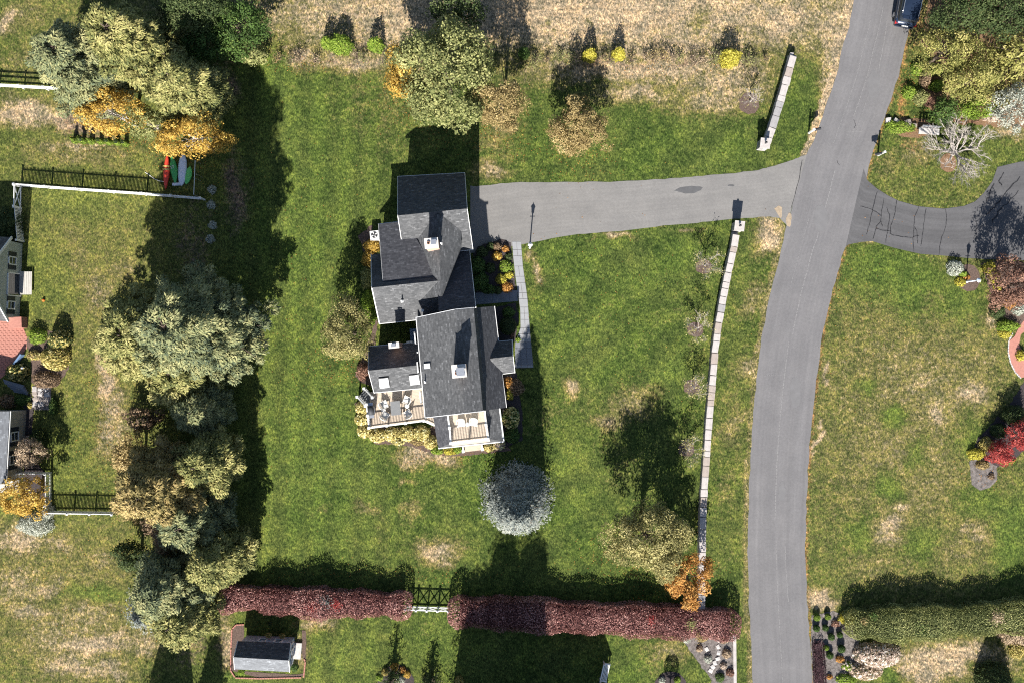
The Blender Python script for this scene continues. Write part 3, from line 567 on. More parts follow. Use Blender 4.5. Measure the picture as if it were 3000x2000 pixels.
drv = strip('driveway', [(x, y + rj.uniform(-1.2, 1.2)) for x, y in dense(DT)], [(x, y + rj.uniform(-1.2, 1.2)) for x, y in dense(DB)], .012, 'drive_asphalt', 'pale asphalt driveway from the road to the garage')
NT_ = [(2530, 495), (2541, 529), (2569, 553), (2601, 573), (2633, 589), (2690, 605), (2766, 612), (2824, 604), (2856, 591), (2881, 567), (2907, 532), (2922, 490), (2990, 474), (3120, 474)]
NB_ = [(2478, 722), (2487, 716), (2527, 709), (2556, 707), (2617, 726), (2696, 744), (2773, 750), (2840, 757), (2870, 758), (2890, 760), (2915, 760), (2950, 761), (3000, 763), (3120, 763)]
nd = strip('neighbour_driveway', dense(NT_, 4), dense(NB_, 4), .016, 'old_asphalt', 'dark cracked asphalt driveway curving in from the right')
def patch(name, pts, z, matn, parent=None, label=None, jag=0, seed=1, thick=None, kind='structure', group=None):
    r = random.Random(seed); P = []
    for i in range(len(pts)):
        a = pts[i]; b = pts[(i + 1) % len(pts)]; k = max(1, int(math.hypot(a[0] - b[0], a[1] - b[1]) / 9)) if jag else 1
        for j in range(k): P.append((a[0] + (b[0] - a[0]) * j / k + r.uniform(-jag, jag), a[1] + (b[1] - a[1]) * j / k + r.uniform(-jag, jag)))
    Q = [W(x, y) for x, y in P]; m = MB()
    if thick: m.prism([(q.x, q.y) for q in Q], z - thick, z)
    else:
        m.add([(q.x, q.y, z) for q in Q], [tuple(range(len(Q)))])
    me = m.mesh(name, M[matn])
    bm = bmesh.new(); bm.from_mesh(me); bmesh.ops.triangulate(bm, faces=[f for f in bm.faces if len(f.verts) > 4]); bm.normal_update()
    if not thick:
        for f in bm.faces:
            if f.normal.z < 0: f.normal_flip()
    bm.to_mesh(me); bm.free()
    o = bpy.data.objects.new(name, me); link(o, parent, True)
    if label: tag(o, label)
    if kind and parent is None: o['kind'] = kind
    return o
def circ(cx, cy, rx, ry=None, n=18, a0=0, a1=6.283): ry = ry or rx; return [(cx + rx * math.cos(a0 + (a1 - a0) * i / n), cy + ry * math.sin(a0 + (a1 - a0) * i / n)) for i in range(n)]
def line(name, pts, w, z, matn, parent, jag=1.0, seed=2):
    r = random.Random(seed); m = MB(); P = [W(x + r.uniform(-jag, jag), y + r.uniform(-jag, jag)) for x, y in dense(pts, 4)]
    for i in range(len(P) - 1):
        d = (P[i + 1] - P[i]).normalized(); q = Vector((-d.y, d.x, 0)) * (w / 2) * r.uniform(.6, 1.3)
        e = d * .012
        m.add([(p.x, p.y, z) for p in (P[i] - q - e, P[i + 1] - q + e, P[i + 1] + q + e, P[i] + q - e)], [(0, 1, 2, 3)])
    return m.build(name, M[matn], parent, False, True)
# stains, sand and cracks
patch('stain', [(1976, 558), (1992, 550), (2015, 546), (2040, 547), (2059, 549), (2054, 557), (2034, 567), (2008, 568), (1990, 563)], .017, 'stain', drv, jag=1.2)
patch('stain', circ(2142, 544, 10, 3), .017, 'stain', drv, jag=1)
patch('sand', [(2270, 610), (2280, 604), (2291, 608), (2290, 625), (2292, 640), (2284, 640), (2274, 626)], .022, 'sand', None, 'patch of tan washed sand at the end of the driveway', jag=2.4)
patch('sand', [(2304, 640), (2310, 624), (2318, 628), (2319, 650), (2312, 668), (2305, 660)], .022, 'sand', None, 'narrow tongue of washed sand on the road edge', jag=2.4)
CR = [[(2569, 562), (2557, 610), (2548, 650), (2538, 688)], [(2590, 580), (2583, 618), (2580, 648), (2585, 664)], [(2520, 604), (2548, 612), (2565, 620), (2581, 632)], [(2580, 650), (2567, 664), (2562, 684), (2557, 702)], [(2567, 670), (2590, 676), (2608, 676)], [(2626, 588), (2622, 620), (2618, 640), (2610, 660), (2608, 684), (2618, 690), (2645, 694), (2674, 697)],
      [(2597, 608), (2607, 632), (2602, 662), (2598, 690), (2594, 712)], [(2692, 606), (2680, 636), (2677, 670), (2675, 700), (2677, 738)], [(2680, 664), (2686, 680), (2689, 714)], [(2713, 612), (2707, 650), (2702, 690), (2698, 722)], [(2770, 614), (2773, 644), (2768, 672), (2756, 702), (2751, 745)], [(2858, 648), (2862, 664), (2858, 702)], [(2676, 694), (2692, 690)]]
for i, c in enumerate(CR): line('crack', c, .055, .021, 'crack', nd, seed=i)
for i, c in enumerate([[(2912, 540), (2895, 575), (2890, 590)], [(2990, 520), (2950, 560), (2920, 600), (2890, 630)], [(2985, 560), (2955, 590), (2925, 620), (2905, 655)], [(2940, 505), (2925, 530), (2935, 545)]]): line('crack', c, .09, .021, 'crack', nd, seed=i + 30, jag=2.5)
# long pale seams rubbed into the road surface
M['seam'] = mat('worn_seam', (.20, .195, .195), .9, .1, 3)
M['patch'] = mat('asphalt_patch', (.138, .135, .138), .9, .12, 2)
def seam(fr, y0, y1, w, seed):
    pts = [(yint(ROADL, y) * (1 - fr) + yint(ROADR, y) * fr, y) for y in range(y0, y1, 40)]; line('seam', pts, w, .0125, 'seam', road, .4, seed)
seam(.5, 20, 360, .035, 1); seam(.33, 60, 460, .03, 2); seam(.5, 500, 1000, .05, 3); seam(.46, 1000, 1560, .045, 4); seam(.5, 1560, 2010, .03, 5); seam(.3, 640, 880, .025, 6); seam(.62, 200, 420, .02, 7)
line('seam', [(2350, 470), (2340, 530), (2318, 610)], .05, .0185, 'crack', drv, .8, 9)
for i, c in enumerate([[(2240, 1100), (2262, 1096), (2290, 1098)], [(2385, 1013), (2402, 1018)], [(2500, 352), (2508, 366), (2502, 376)], [(2480, 385), (2530, 387)], [(2452, 470), (2458, 484)], [(2300, 1600), (2303, 1680), (2310, 1760)], [(2600, 60), (2590, 120), (2575, 200)]]): line('crack', c, .03, .0135, 'crack' if i in (2, 4) else 'seam', road, 1.2, 60 + i)
for i, (cx, cy, a_, b_) in enumerate(((2290, 1440, 10, 30), (2330, 1150, 16, 46), (2405, 640, 20, 40), (2560, 250, 18, 46))): patch('worn_patch', circ(cx, cy, a_, b_, 22), .0130, 'patch', road, jag=3, seed=i)
# walkway of rectangular slate slabs, each its own piece
walk_out = [(1500, 707), (1526, 702), (1532, 780), (1545, 870), (1553, 970), (1563, 1076), (1509, 1078), (1509, 1005), (1525, 960), (1524, 905), (1517, 862), (1508, 795), (1503, 750)]
wk = patch('walkway_bed', walk_out, .006, 'gravel', None, 'slate walkway from the driveway down to the front door')
rw = random.Random(12)
def slab_row(y0, y1, x0f, x1f, parent, matn, n, gap=1.0, z=.03):
    for j in range(n):
        f0, f1 = j / n, (j + 1) / n; q = []
        for (y, f) in ((y0 + gap / 2, f0), (y0 + gap / 2, f1), (y1 - gap / 2, f1), (y1 - gap / 2, f0)):
            a, b = x0f(y), x1f(y); x = a + (b - a) * f + (gap / 2 if f == f0 else -gap / 2); q.append(W(x, y))
        zz = z + rw.uniform(-.004, .004); MB().prism([(p.x, p.y) for p in q], -.02, zz).build('slab', M[matn], parent, False, True)
lx = lambda y: np.interp(y, [702, 750, 795, 862, 905, 960, 1005, 1078], [1500, 1503, 1508, 1517, 1524, 1525, 1509, 1509]); rx_ = lambda y: np.interp(y, [702, 780, 870, 970, 1076], [1526, 1532, 1545, 1553, 1563])
y = 708
while y < 1072:
    st = rw.choice((18, 24, 30)); slab_row(y, min(y + st, 1076), lx, rx_, wk, 'bluestone' if (rw.random() < .35 and y > 880) else 'slate', rw.choice((1, 2, 2)) if y < 960 else 3); y += st
sp = patch('side_path', [(1392, 858), (1512, 850), (1518, 882), (1396, 893)], .010, 'bluestone', None, 'bluestone side path leading to the house door')
for i in range(5):
    x0 = 1394 + i * 24.6; MB().prism([(p.x, p.y) for p in (W(x0, 858 - i * 1.6), W(x0 + 23.6, 857 - i * 1.6), W(x0 + 24, 890 - i * 1.9), W(x0 + .5, 892 - i * 1.9))], -.02, .034 + rw.uniform(-.003, .003)).build('slab', M['bluestone'], sp, False, True)
# planting beds
patch('mulch_bed', [(1387, 745), (1400, 722), (1470, 700), (1498, 712), (1503, 780), (1512, 855), (1395, 870)], .02, 'darkmulch', None, 'dark mulched bed between the house and the slate walkway', jag=2)
patch('mulch_bed', [(1452, 900), (1510, 888), (1520, 930), (1510, 1000), (1455, 1000)], .02, 'darkmulch', None, 'small dark bed tucked beside the front door gable', jag=2)
patch('mulch_bed', [(1466, 1100), (1512, 1092), (1530, 1200), (1530, 1290), (1480, 1310), (1470, 1200)], .02, 'darkmulch', None, 'dark bed along the east side of the porch', jag=2)
patch('mulch_bed', [(1040, 1180), (1085, 1160), (1090, 1250), (1280, 1250), (1290, 1310), (1480, 1300), (1500, 1320), (1340, 1335), (1270, 1330), (1200, 1305), (1100, 1298), (1050, 1260)], .016, 'mulch', None, 'mulched bed around the foot of the deck and porch', jag=3)
patch('mulch_bed', [(1050, 690), (1090, 660), (1100, 940), (1050, 1080), (1040, 1100), (1060, 1120), (1090, 1130), (1110, 900)], .018, 'mulch', None, 'mulched bed along the west wall of the house', jag=3)
patch('mulch_bed', [(680, 1838), (694, 1827), (715, 1827), (715, 1965), (870, 1975), (890, 1970), (893, 1935), (886, 1925), (884, 1845), (896, 1845), (898, 1880), (892, 1980), (760, 1984), (678, 1962)], .02, 'mulch', None, 'brown mulch bed edged round the garden shed', jag=1)
patch('mulch_bed', [(2379, 1800), (2440, 1790), (2500, 1800), (2520, 1870), (2500, 1960), (2460, 2030), (2385, 2030), (2376, 1900)], .018, 'gravel', None, 'grey mulch bed of clipped balls beside the road', jag=2)
patch('mulch_bed', [(1992, 1862), (2150, 1862), (2152, 2030), (2090, 2030), (2080, 1985), (2040, 1930)], .018, 'gravel', None, 'stony grey rock garden in the hedge corner', jag=3)
patch('mulch_bed', circ(1160, 2005, 55, 60), .018, 'darkmulch', None, 'round dark bed of small shrubs at the bottom edge', jag=2)
patch('mulch_bed', circ(1965, 2010, 48, 44), .018, 'darkmulch', None, 'round dark bed under the ball topiary', jag=2)
patch('mulch_bed', [(2840, 1350), (2870, 1335), (2920, 1365), (2922, 1405), (2900, 1428), (2870, 1436), (2846, 1418)], .018, 'gravel', None, 'rounded grey gravel bed tip beside the red maple', jag=1)
patch('mulch_bed', [(2850, 1320), (2860, 1290), (2960, 1180), (3020, 1080), (3060, 1080), (3060, 1260), (2960, 1360), (2900, 1370)], .014, 'darkmulch', None, 'black mulch bed running behind the red maple', jag=3)
patch('mulch_bed', [(2600, 380), (2640, 345), (2720, 350), (2740, 385), (2690, 405), (2640, 400)], .014, 'rustleaf', None, 'leaf covered bed by the stone bench across the road', jag=2)
patch('mulch_bed', [(2690, 300), (2740, 200), (2700, 130), (2720, 0), (2760, -120), (3120, -120), (3120, 380), (2900, 370), (2780, 360)], .010, 'rustleaf', None, 'leaf covered ground under the trees across the road', jag=5)
patch('mulch_bed', circ(2778, 478, 24, 28), .016, 'rustleaf', None, 'round bed at the foot of the bare tree', jag=1)
patch('mulch_bed', circ(2838, 815, 34, 40), .016, 'mulch', None, 'small flower bed round the lamp across the road', jag=2)
patch('mulch_bed', [(2875, 770), (2960, 765), (3080, 780), (3080, 960), (2990, 960), (2930, 920), (2900, 850)], .014, 'mulch', None, 'bed under the burgundy tree at the right edge', jag=3)
patch('mulch_bed', [(75, 1000), (95, 970), (170, 970), (205, 1030), (200, 1080), (170, 1130), (120, 1140), (92, 1120), (92, 1060)], .016, 'mulch', None, 'curved mulch bed of round shrubs by the brick patio', jag=2)
patch('mulch_bed', [(60, 1160), (92, 1150), (100, 1190), (90, 1330), (130, 1380), (140, 1480), (60, 1480), (75, 1330), (72, 1200)], .014, 'darkmulch', None, 'dark bed along the lower left building', jag=2)
patch('driveway_edge_curb', [(2147, 1858), (2156, 1858), (2158, 2040), (2149, 2040)], .10, 'granite', None, 'pale stone kerb beside the rock garden', thick=.14)
# ================================================================ MAIN HOUSE
HA = R(5.6); HU = Vector((math.cos(HA), math.sin(HA), 0)); HV = Vector((-math.sin(HA), math.cos(HA), 0))
def roof(name, pts, matn, parent, t=.14):
    m = MB().slab(pts, t); me = m.mesh(name, M[matn]); n = len(pts); nor = Vector((0, 0, 0)); P = [Vector(p) for p in pts]
    for i in range(n): nor += P[i].cross(P[(i + 1) % n])
    nor.normalize()
    if nor.z < 0: nor = -nor
    u = Vector((0, 0, 1)).cross(nor); u = u.normalized() if u.length > .02 else Vector((1, 0, 0)); v = nor.cross(u); uv = me.uv_layers.new(name='UVMap')
    for l in me.loops: c = me.vertices[l.vertex_index].co; uv.data[l.index].uv = (c.dot(u), c.dot(v))
    o = bpy.data.objects.new(name, me); return link(o, parent)
def edge_board(name, a, b, parent, w=.07, h=.15, dz=-.11, matn='white'):
    a, b = Vector(a) + Vector((0, 0, dz)), Vector(b) + Vector((0, 0, dz)); return MB().beam(a, b, w, h).build(name, M[matn], parent)
def gable(parent, rA, rB, eA1, eB1, eA2, eB2, roofm=('shingle', 'shingle'), wallm='siding', inset=.28, zb=0.0, walls=True, rake=(True, True), gut=(True, True)):
    rA, rB, eA1, eB1, eA2, eB2 = [Vector(p) for p in (rA, rB, eA1, eB1, eA2, eB2)]
    roof('roof_slope', [rA, rB, eB1, eA1], roofm[0], parent); roof('roof_slope', [rB, rA, eA2, eB2], roofm[1], parent)
    if rake[0]: edge_board('rake_board', eA1, rA, parent); edge_board('rake_board', rA, eA2, parent)
    if rake[1]: edge_board('rake_board', eB1, rB, parent); edge_board('rake_board', rB, eB2, parent)
    if gut[0]: edge_board('gutter', eA1, eB1, parent, .09, .10, -.10)
    if gut[1]: edge_board('gutter', eA2, eB2, parent, .09, .10, -.10)
    if walls:
        ax = (rB - rA); ax.z = 0; ax.normalize(); a = ax * inset; cr = Vector((-ax.y, ax.x, 0))
        def ins(p, q, f):
            d = q - p; d.z = 0; return p + d.normalized() * inset
        A1 = ins(eA1, eA2, 0) + a; A2 = ins(eA2, eA1, 0) + a; B1 = ins(eB1, eB2, 0) - a; B2 = ins(eB2, eB1, 0) - a; ra = rA + a; rb = rB - a
        vs = []
        for p in (A1, A2, B2, B1): vs.append((p.x, p.y, zb))
        for p in (A1, A2, B2, B1): vs.append((p.x, p.y, p.z - .02))
        vs += [(ra.x, ra.y, ra.z - .17), (rb.x, rb.y, rb.z - .17)]
        MB().add(vs, [(0, 4, 8, 5, 1), (2, 6, 9, 7, 3), (1, 5, 6, 2), (3, 7, 4, 0), (8, 4, 7, 9), (5, 8, 9, 6)]).build('wall', M[wallm], parent)
def win(parent, p, ang, w=.95, h=1.3, shutters=False, name='window', fr='white', mull=True):
    """window on a wall at world point p; ang = direction the wall faces"""
    p = Vector(p); n = Vector((math.cos(ang), math.sin(ang), 0)); s = Vector((-n.y, n.x, 0)); m = MB()
    for k in (-1, 1): m.box(p + s * (k * w / 2) + n * .04, (.08, .09, h + .09), ang); m.box(p + Vector((0, 0, k * h / 2)) + n * .045, (.09, w + .07, .09), ang)
    if mull: m.box(p + n * .03, (.05, w - .06, .05), ang)
    o = m.build(name, M[fr], parent); MB().box(p + n * .012, (.02, w, h), ang).build('pane', M['glass'], o, False, True) if False else None
    pane = bpy.data.objects.new('pane', MB().box(p + n * .012, (.03, w - .05, h - .05), ang).mesh('pane', M['glass'])); col.objects.link(pane); pane.parent = o
    if not hasattr(parent, 'x'): pane.matrix_parent_inverse = Matrix.Identity(4)
    if shutters:
        for k in (-1, 1): MB().box(p + s * (k * (w / 2 + .24)) + n * .03, (.05, .36, h + .1), ang).build('shutter', M['shutter'], parent)
    return o
hb = W(1290, 900); house = thing('house', 'large grey shingled house with many gables in the middle of the lawn', 'house', hb)
# garage block (north)
gable(house, W(1165.6, 632, 6.2), W(1368, 611.6, 6.2), W(1165.6, 518, 3.0), W(1361, 507, 3.0), W(1184, 752, 3.5), W(1385, 731, 3.5))
# connecting gable carrying the north chimney
ra, rb = W(1282, 628, 6.2), W(1293, 868, 6.16)
roof('roof_slope', [ra, rb, W(1296, 869, 6.02), W(1351, 722, 4.75), W(1353, 640, 4.75)], 'shingle', house); roof('roof_slope', [ra, rb, rb - HU * 2.3 - Vector((0, 0, 2.1)), ra - HU * 2.3 - Vector((0, 0, 2.1))], 'shingle', house)
q1, q2 = W(1350, 722, 4.62), W(1295, 868, 5.9)
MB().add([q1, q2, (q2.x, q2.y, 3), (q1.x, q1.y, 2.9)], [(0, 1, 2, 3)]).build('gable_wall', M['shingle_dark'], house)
# north-facing roof (east of the connecting gable) in the lee of the main block
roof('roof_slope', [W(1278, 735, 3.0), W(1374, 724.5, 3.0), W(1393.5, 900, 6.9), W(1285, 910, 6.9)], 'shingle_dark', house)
edge_board('rake_board', W(1374, 724.5, 3.0), W(1393.5, 900, 6.9), house)
fw = [W(1290, 738, 2.8), W(1368, 730, 2.8), W(1386, 903, 6.6), W(1294, 912, 6.6)]
MB().add([(p.x, p.y, 0) for p in fw] + [(p.x, p.y, p.z) for p in fw], [(3, 2, 1, 0), (0, 1, 5, 4), (1, 2, 6, 5), (2, 3, 7, 6), (3, 0, 4, 7)]).build('wall', M['siding'], house)
# low shed roof on the west
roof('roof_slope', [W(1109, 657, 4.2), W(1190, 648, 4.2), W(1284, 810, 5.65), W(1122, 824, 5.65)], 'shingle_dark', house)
edge_board('gutter', W(1109, 657, 4.2), W(1190, 648, 4.2), house, .09, .10, -.10); edge_board('rake_board', W(1109, 657, 4.2), W(1122, 824, 5.65), house, .05, .14, -.12)
MB().prism([(p.x, p.y) for p in (W(1114, 664, 4), W(1190, 656, 4), W(1200, 820, 4), W(1126, 818, 4))], 0, 4.0).build('wall', M['siding'], house)
# west wing
gable(house, W(1089, 843, 6.0), W(1292, 822, 6.0), W(1087, 746, 3.0), W(1285, 726, 3.0), W(1111.5, 948, 3.0), W(1292, 929, 3.0), rake=(True, False), gut=(False, True))
# south-west wing with the skylights
gable(house, W(1079, 1085, 4.9), W(1262, 1065, 4.9), W(1080, 1015, 3.3), W(1262, 1000, 3.3), W(1096, 1149, 3.3), W(1270, 1133, 3.3), rake=(True, False), roofm=('shingle', 'shingle'))
# main block: gambrel on the east, long slope on the west
rn, rs = W(1333, 907, 7.6), W(1362, 1209, 7.6); wn_, ws_ = W(1219.5, 931, 5.6), W(1246, 1222, 5.6); en, es = W(1388, 902, 6.85), W(1415, 1203, 6.85)
roof('roof_slope', [rn, rs, ws_, wn_], 'shingle', house); roof('roof_slope', [rs, rn, en, es], 'shingle', house)
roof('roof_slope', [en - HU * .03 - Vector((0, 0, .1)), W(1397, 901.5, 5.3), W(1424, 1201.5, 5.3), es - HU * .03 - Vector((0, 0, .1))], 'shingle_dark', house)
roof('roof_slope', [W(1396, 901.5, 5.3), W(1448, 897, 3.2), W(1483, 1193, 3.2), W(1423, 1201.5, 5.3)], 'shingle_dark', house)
edge_board('gutter', wn_, ws_, house, .10, .11, -.08); edge_board('gutter', W(1448, 897, 3.2), W(1459.8, 998, 3.2), house, .10, .11, -.08); edge_board('gutter', W(1470, 1094, 3.2), W(1483, 1193, 3.2), house, .10, .11, -.08)
for a, b in ((rn, wn_), (rn, en), (rs, ws_), (rs, es)): edge_board('rake_board', a, b, house, .08, .14, -.09, 'trim')
vv = []
for (n0, w0, e0, k0, g0, sgn) in ((rn, wn_, en, W(1397, 901.5, 5.3), W(1448, 897, 3.2), -1), (rs, ws_, es, W(1424, 1201.5, 5.3), W(1483, 1193, 3.2), 1)):
    o = HV * (.22 * sgn); i = HU * .25
    for p, dz in ((w0 + i, 0), (w0 + i, 1), (n0, 1), (e0 - i, 1), (k0 - i, 1), (g0 - i * 1.2, 1), (g0 - i * 1.2, 0)): q = p + o; vv.append((q.x, q.y, (q.z - .2) if dz else 0))
MB().add(vv, [(0, 1, 2, 3, 4, 5, 6), (13, 12, 11, 10, 9, 8, 7)] + [(j, j + 7, (j + 1) % 7 + 7, (j + 1) % 7) for j in range(7)]).build('wall', M['siding'], house)
# entry gable
gable(house, W(1436, 1050, 4.4), W(1502.6, 1042.7, 4.4), W(1436, 1003, 3.0), W(1500.7, 997, 3.0), W(1452, 1097, 3.0), W(1508, 1089.6, 3.0), rake=(False, True), inset=.22)
# wraparound porch roof with the balcony let into it
o_ = [W(1268, 1214, 3.0), W(1284, 1312, 2.9), W(1476, 1292, 2.9), W(1463, 1190, 3.0)]; i_ = [W(1310, 1214, 3.5), W(1321.5, 1297, 3.5), W(1434, 1284.5, 3.5), W(1421, 1200, 3.5)]
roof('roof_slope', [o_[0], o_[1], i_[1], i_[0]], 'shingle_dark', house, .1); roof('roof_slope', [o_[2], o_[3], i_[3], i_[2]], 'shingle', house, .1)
roof('roof_slope', [o_[1], o_[2], i_[2], i_[1]], 'shingle', house, .1); edge_board('gutter', o_[1], o_[2], house, .12, .12, -.04); edge_board('gutter', o_[2], o_[3], house, .10, .12, -.04)
MB().slab([W(1322, 1298, 3.53), W(1434, 1285.5, 3.53), W(1436, 1293, 3.50), W(1324, 1306, 3.50)], .16).build('cornice_board', M['deckboard'], house)
bf = MB().prism([(p.x, p.y) for p in (W(1290, 1190, 0), W(1300, 1290, 0), W(1462, 1272, 0), W(1450, 1180, 0))], 0, .55).build('porch_floor', M['greyboard'], house)
for px, py in ((1296, 1296), (1352, 1290), (1410, 1284), (1462, 1278), (1452, 1215)): c = W(px, py, 2.8); MB().box((c.x, c.y, 1.66), (.2, .2, 2.24), HA).build('porch_column', M['white'], house)
def lerp2(a, b, f): return (a[0] + (b[0] - a[0]) * f, a[1] + (b[1] - a[1]) * f)
def boards(parent, nw, ne, sw, se, z, n, matn, gap=.06, th=.035):
    for i in range(n):
        f0, f1 = i / n, (i + 1 - gap) / n; q = [W(*lerp2(nw, sw, f0), z), W(*lerp2(ne, se, f0), z), W(*lerp2(ne, se, f1), z), W(*lerp2(nw, sw, f1), z)]
        MB().slab(q, th).build('board', M[matn], parent, False, False)
PINV_ = PINV
def sub(parentname, parent):
    """an empty mesh-less part would not render, so give sub-assemblies a thin carrier mesh"""
    return parent
# balcony floor boards and railings
carrier = MB().slab([W(1313, 1203, 3.40), W(1420, 1196, 3.40), W(1432, 1284, 3.40), W(1322, 1296, 3.40)], .1).build('balcony_floor', M['greyboard'], house); PINV['balcony_floor'] = PINV[house.name]
def pboards(car, *a):
    n0 = len(bpy.data.objects); before = set(o.name for o in bpy.data.objects)
    boards(None, *a)
    for o in bpy.data.objects:
        if o.name not in before: o.parent = car; o.matrix_parent_inverse = Matrix.Identity(4)
pboards(carrier, (1313, 1204), (1420, 1194), (1322, 1296), (1432, 1284), 3.44, 22, 'deckboard')
bal_me = MB().box((0, 0, .5), (.035, .035, 1.0)).mesh('baluster', M['white'])
def railing(parent, P, hgt=.95, post=True, sp=.125, rail=.11, posth=.16, ends=(True, True)):
    """white railing along world points: rail is the part, balusters and posts its pieces"""
    P = [Vector(p) for p in P]; m = MB(); Z = Vector((0, 0, 1))
    for i in range(len(P) - 1): m.beam(P[i] + Z * hgt, P[i + 1] + Z * hgt, rail, .05)
    o = m.build('railing', M['white'], parent)
    I = Matrix.Identity(4)
    for i in range(len(P) - 1): b = bpy.data.objects.new('bottom_rail', MB().beam(P[i] + Z * .1, P[i + 1] + Z * .1, .05, .05).mesh('bottom_rail', M['white'])); col.objects.link(b); b.parent = o; b.matrix_parent_inverse = I
    for i in range(len(P) - 1):
        d = P[i + 1] - P[i]; k = max(1, int(d.length / sp))
        for j in range(1, k):
            q = P[i].lerp(P[i + 1], j / k) + Z * .1; b = bpy.data.objects.new('baluster', bal_me); col.objects.link(b); b.parent = o; b.location = q; b.scale = (1, 1, hgt - .1); b.rotation_euler = (0, 0, math.atan2(d.y, d.x)); b.matrix_parent_inverse = I
    if post:
        for i, p in enumerate(P):
            if (i == 0 and not ends[0]) or (i == len(P) - 1 and not ends[1]): continue
            b = bpy.data.objects.new('post', MB().box(p + Z * (hgt + .12) * .5, (.13, .13, hgt + .12), HA).box(p + Z * (hgt + .14), (.2, .2, .06), HA).mesh('post', M['white'])); col.objects.link(b); b.parent = o; b.matrix_parent_inverse = I
    return o
# (railings keep world coordinates: their carrier sits at the house origin through the parent inverse)
railing(house, [W(1313, 1208, 3.44), W(1319, 1250, 3.44), W(1323, 1294, 3.44), W(1375, 1288, 3.44), W(1431, 1282, 3.44), W(1425, 1241, 3.44), W(1421, 1198, 3.44)], ends=(False, False))
# front steps
for k in range(3): MB().slab([W(1360 + k, 1296 + 6 * k, .42 - .14 * k), W(1408 + k, 1290 + 6 * k, .42 - .14 * k), W(1409 + k, 1305 + 6 * k, .42 - .14 * k), W(1361 + k, 1311 + 6 * k, .42 - .14 * k)], .12).build('step', M['deckboard'], house)
for a, b in (((1355, 1300), (1357, 1321)), ((1410, 1293), (1413, 1315))):
    p, q = W(*a, 1.3), W(*b, .9); m = MB().beam(p, q, .09, .06); m.box(W(*b, .5), (.15, .15, 1.0), HA); m.box(W(*b, 1.02), (.22, .22, .06), HA); m.build('stair_rail', M['white'], house)
# chimneys
def chimney(px, py, w, d, z0, z1, flues, capm='mortar', shroud=None):
    c = W(px, py, z1); o = MB().box((c.x, c.y, (z0 + z1) / 2), (w, d, z1 - z0), HA).build('chimney', M['brick'], house); I = Matrix.Identity(4)
    def ch(n, m, mt): b = bpy.data.objects.new(n, m.mesh(n, M[mt])); col.objects.link(b); b.parent = o; b.matrix_parent_inverse = I
    ch('cap', MB().box((c.x, c.y, z1 + .04), (w + .10, d + .10, .08), HA), capm)
    for (u, v, r, mt) in flues:
        q = c + HU * u + HV * v; ch('flue', MB().tube([(q.x, q.y, z1), (q.x, q.y, z1 + .22)], r, 10), mt); ch('flue_hole', MB().tube([(q.x, q.y, z1 + .2), (q.x, q.y, z1 + .224)], r * .75, 10), 'flue_dark')  # near-black disc on the solid flue stands in for its shaded opening
    if shroud:
        u, v, w2, d2, hh = shroud; q = c + HU * u + HV * v; m = MB().box((q.x, q.y, z1 + hh), (w2, d2, .05), HA)
        for a, b in ((-1, -1), (1, -1), (1, 1), (-1, 1)): e = q + HU * (a * (w2 / 2 - .04)) + HV * (b * (d2 / 2 - .04)); m.box((e.x, e.y, z1 + hh / 2), (.04, .04, hh), HA)
        ch('chimney_cover', m, 'chrome' if False else 'steel')
chimney(1264, 713, .95, .68, 5.0, 7.9, [(-.22, .02, .12, 'clay')], shroud=(.18, .05, .42, .36, .34))
chimney(1345, 1086, .98, .88, 6.4, 9.3, [(-.2, -.15, .13, 'clay')], shroud=(.12, -.05, .6, .6, .5))
chimney(1154, 1011, .72, .36, 3.0, 5.9, [(-.02, 0, .12, 'clay')], shroud=(0, 0, .34, .26, .45))
# skylights
def skylight(pts, z, matn):
    a, b, c, d = [W(*p, zz) for p, zz in zip(pts, z)]; nrm = (b - a).cross(d - a).normalized(); nrm = nrm if nrm.z > 0 else -nrm
    o = MB().slab([p + nrm * .10 for p in (a, b, c, d)], .12).build('skylight', M['black_metal'], house); m = (a + b + c + d) / 4
    g = bpy.data.objects.new('pane', MB().slab([m + (p - m) * .88 + nrm * .125 for p in (a, b, c, d)], .05).mesh('pane', M[matn])); col.objects.link(g); g.parent = o; g.matrix_parent_inverse = Matrix.Identity(4)
zg = lambda y: 4.9 - (y - 1085) / (1149 - 1085) * 1.6
skylight([(1108, 1105), (1138, 1102), (1143, 1132), (1112, 1136)], [zg(1105), zg(1105), zg(1133.5), zg(1133.5)], 'skywhite')
zg = lambda y: 4.9 - (y - 1071) / (1138 - 1071) * 1.6
skylight([(1197, 1096), (1227, 1093), (1232, 1123), (1201, 1126)], [zg(1095), zg(1095), zg(1124.5), zg(1124.5)], 'skywhite')
zE = lambda x, y: 5.6 + (x - (1219.5 + (y - 931) * .091)) / 112.0 * 2.0
skylight([(1243, 1064), (1263, 1062), (1265, 1079), (1245, 1081)], [zE(1243, 1064), zE(1263, 1062), zE(1265, 1079), zE(1245, 1081)], 'skygrey')
# vent pipes
for px, py, z, hgt in ((1178, 883, 4.95, .6), (1246, 1118, 5.75, .55), (1224, 1032, 4.0, .35), (1238, 910, 4.2, .2), (1292, 714, 6.0, .45)):
    c = W(px, py, z); MB().tube([(c.x, c.y, z - .3), (c.x, c.y, z + hgt)], .05, 8).box((c.x, c.y, z + .02), (.2, .2, .06), HA).build('vent_pipe', M['white'], house)
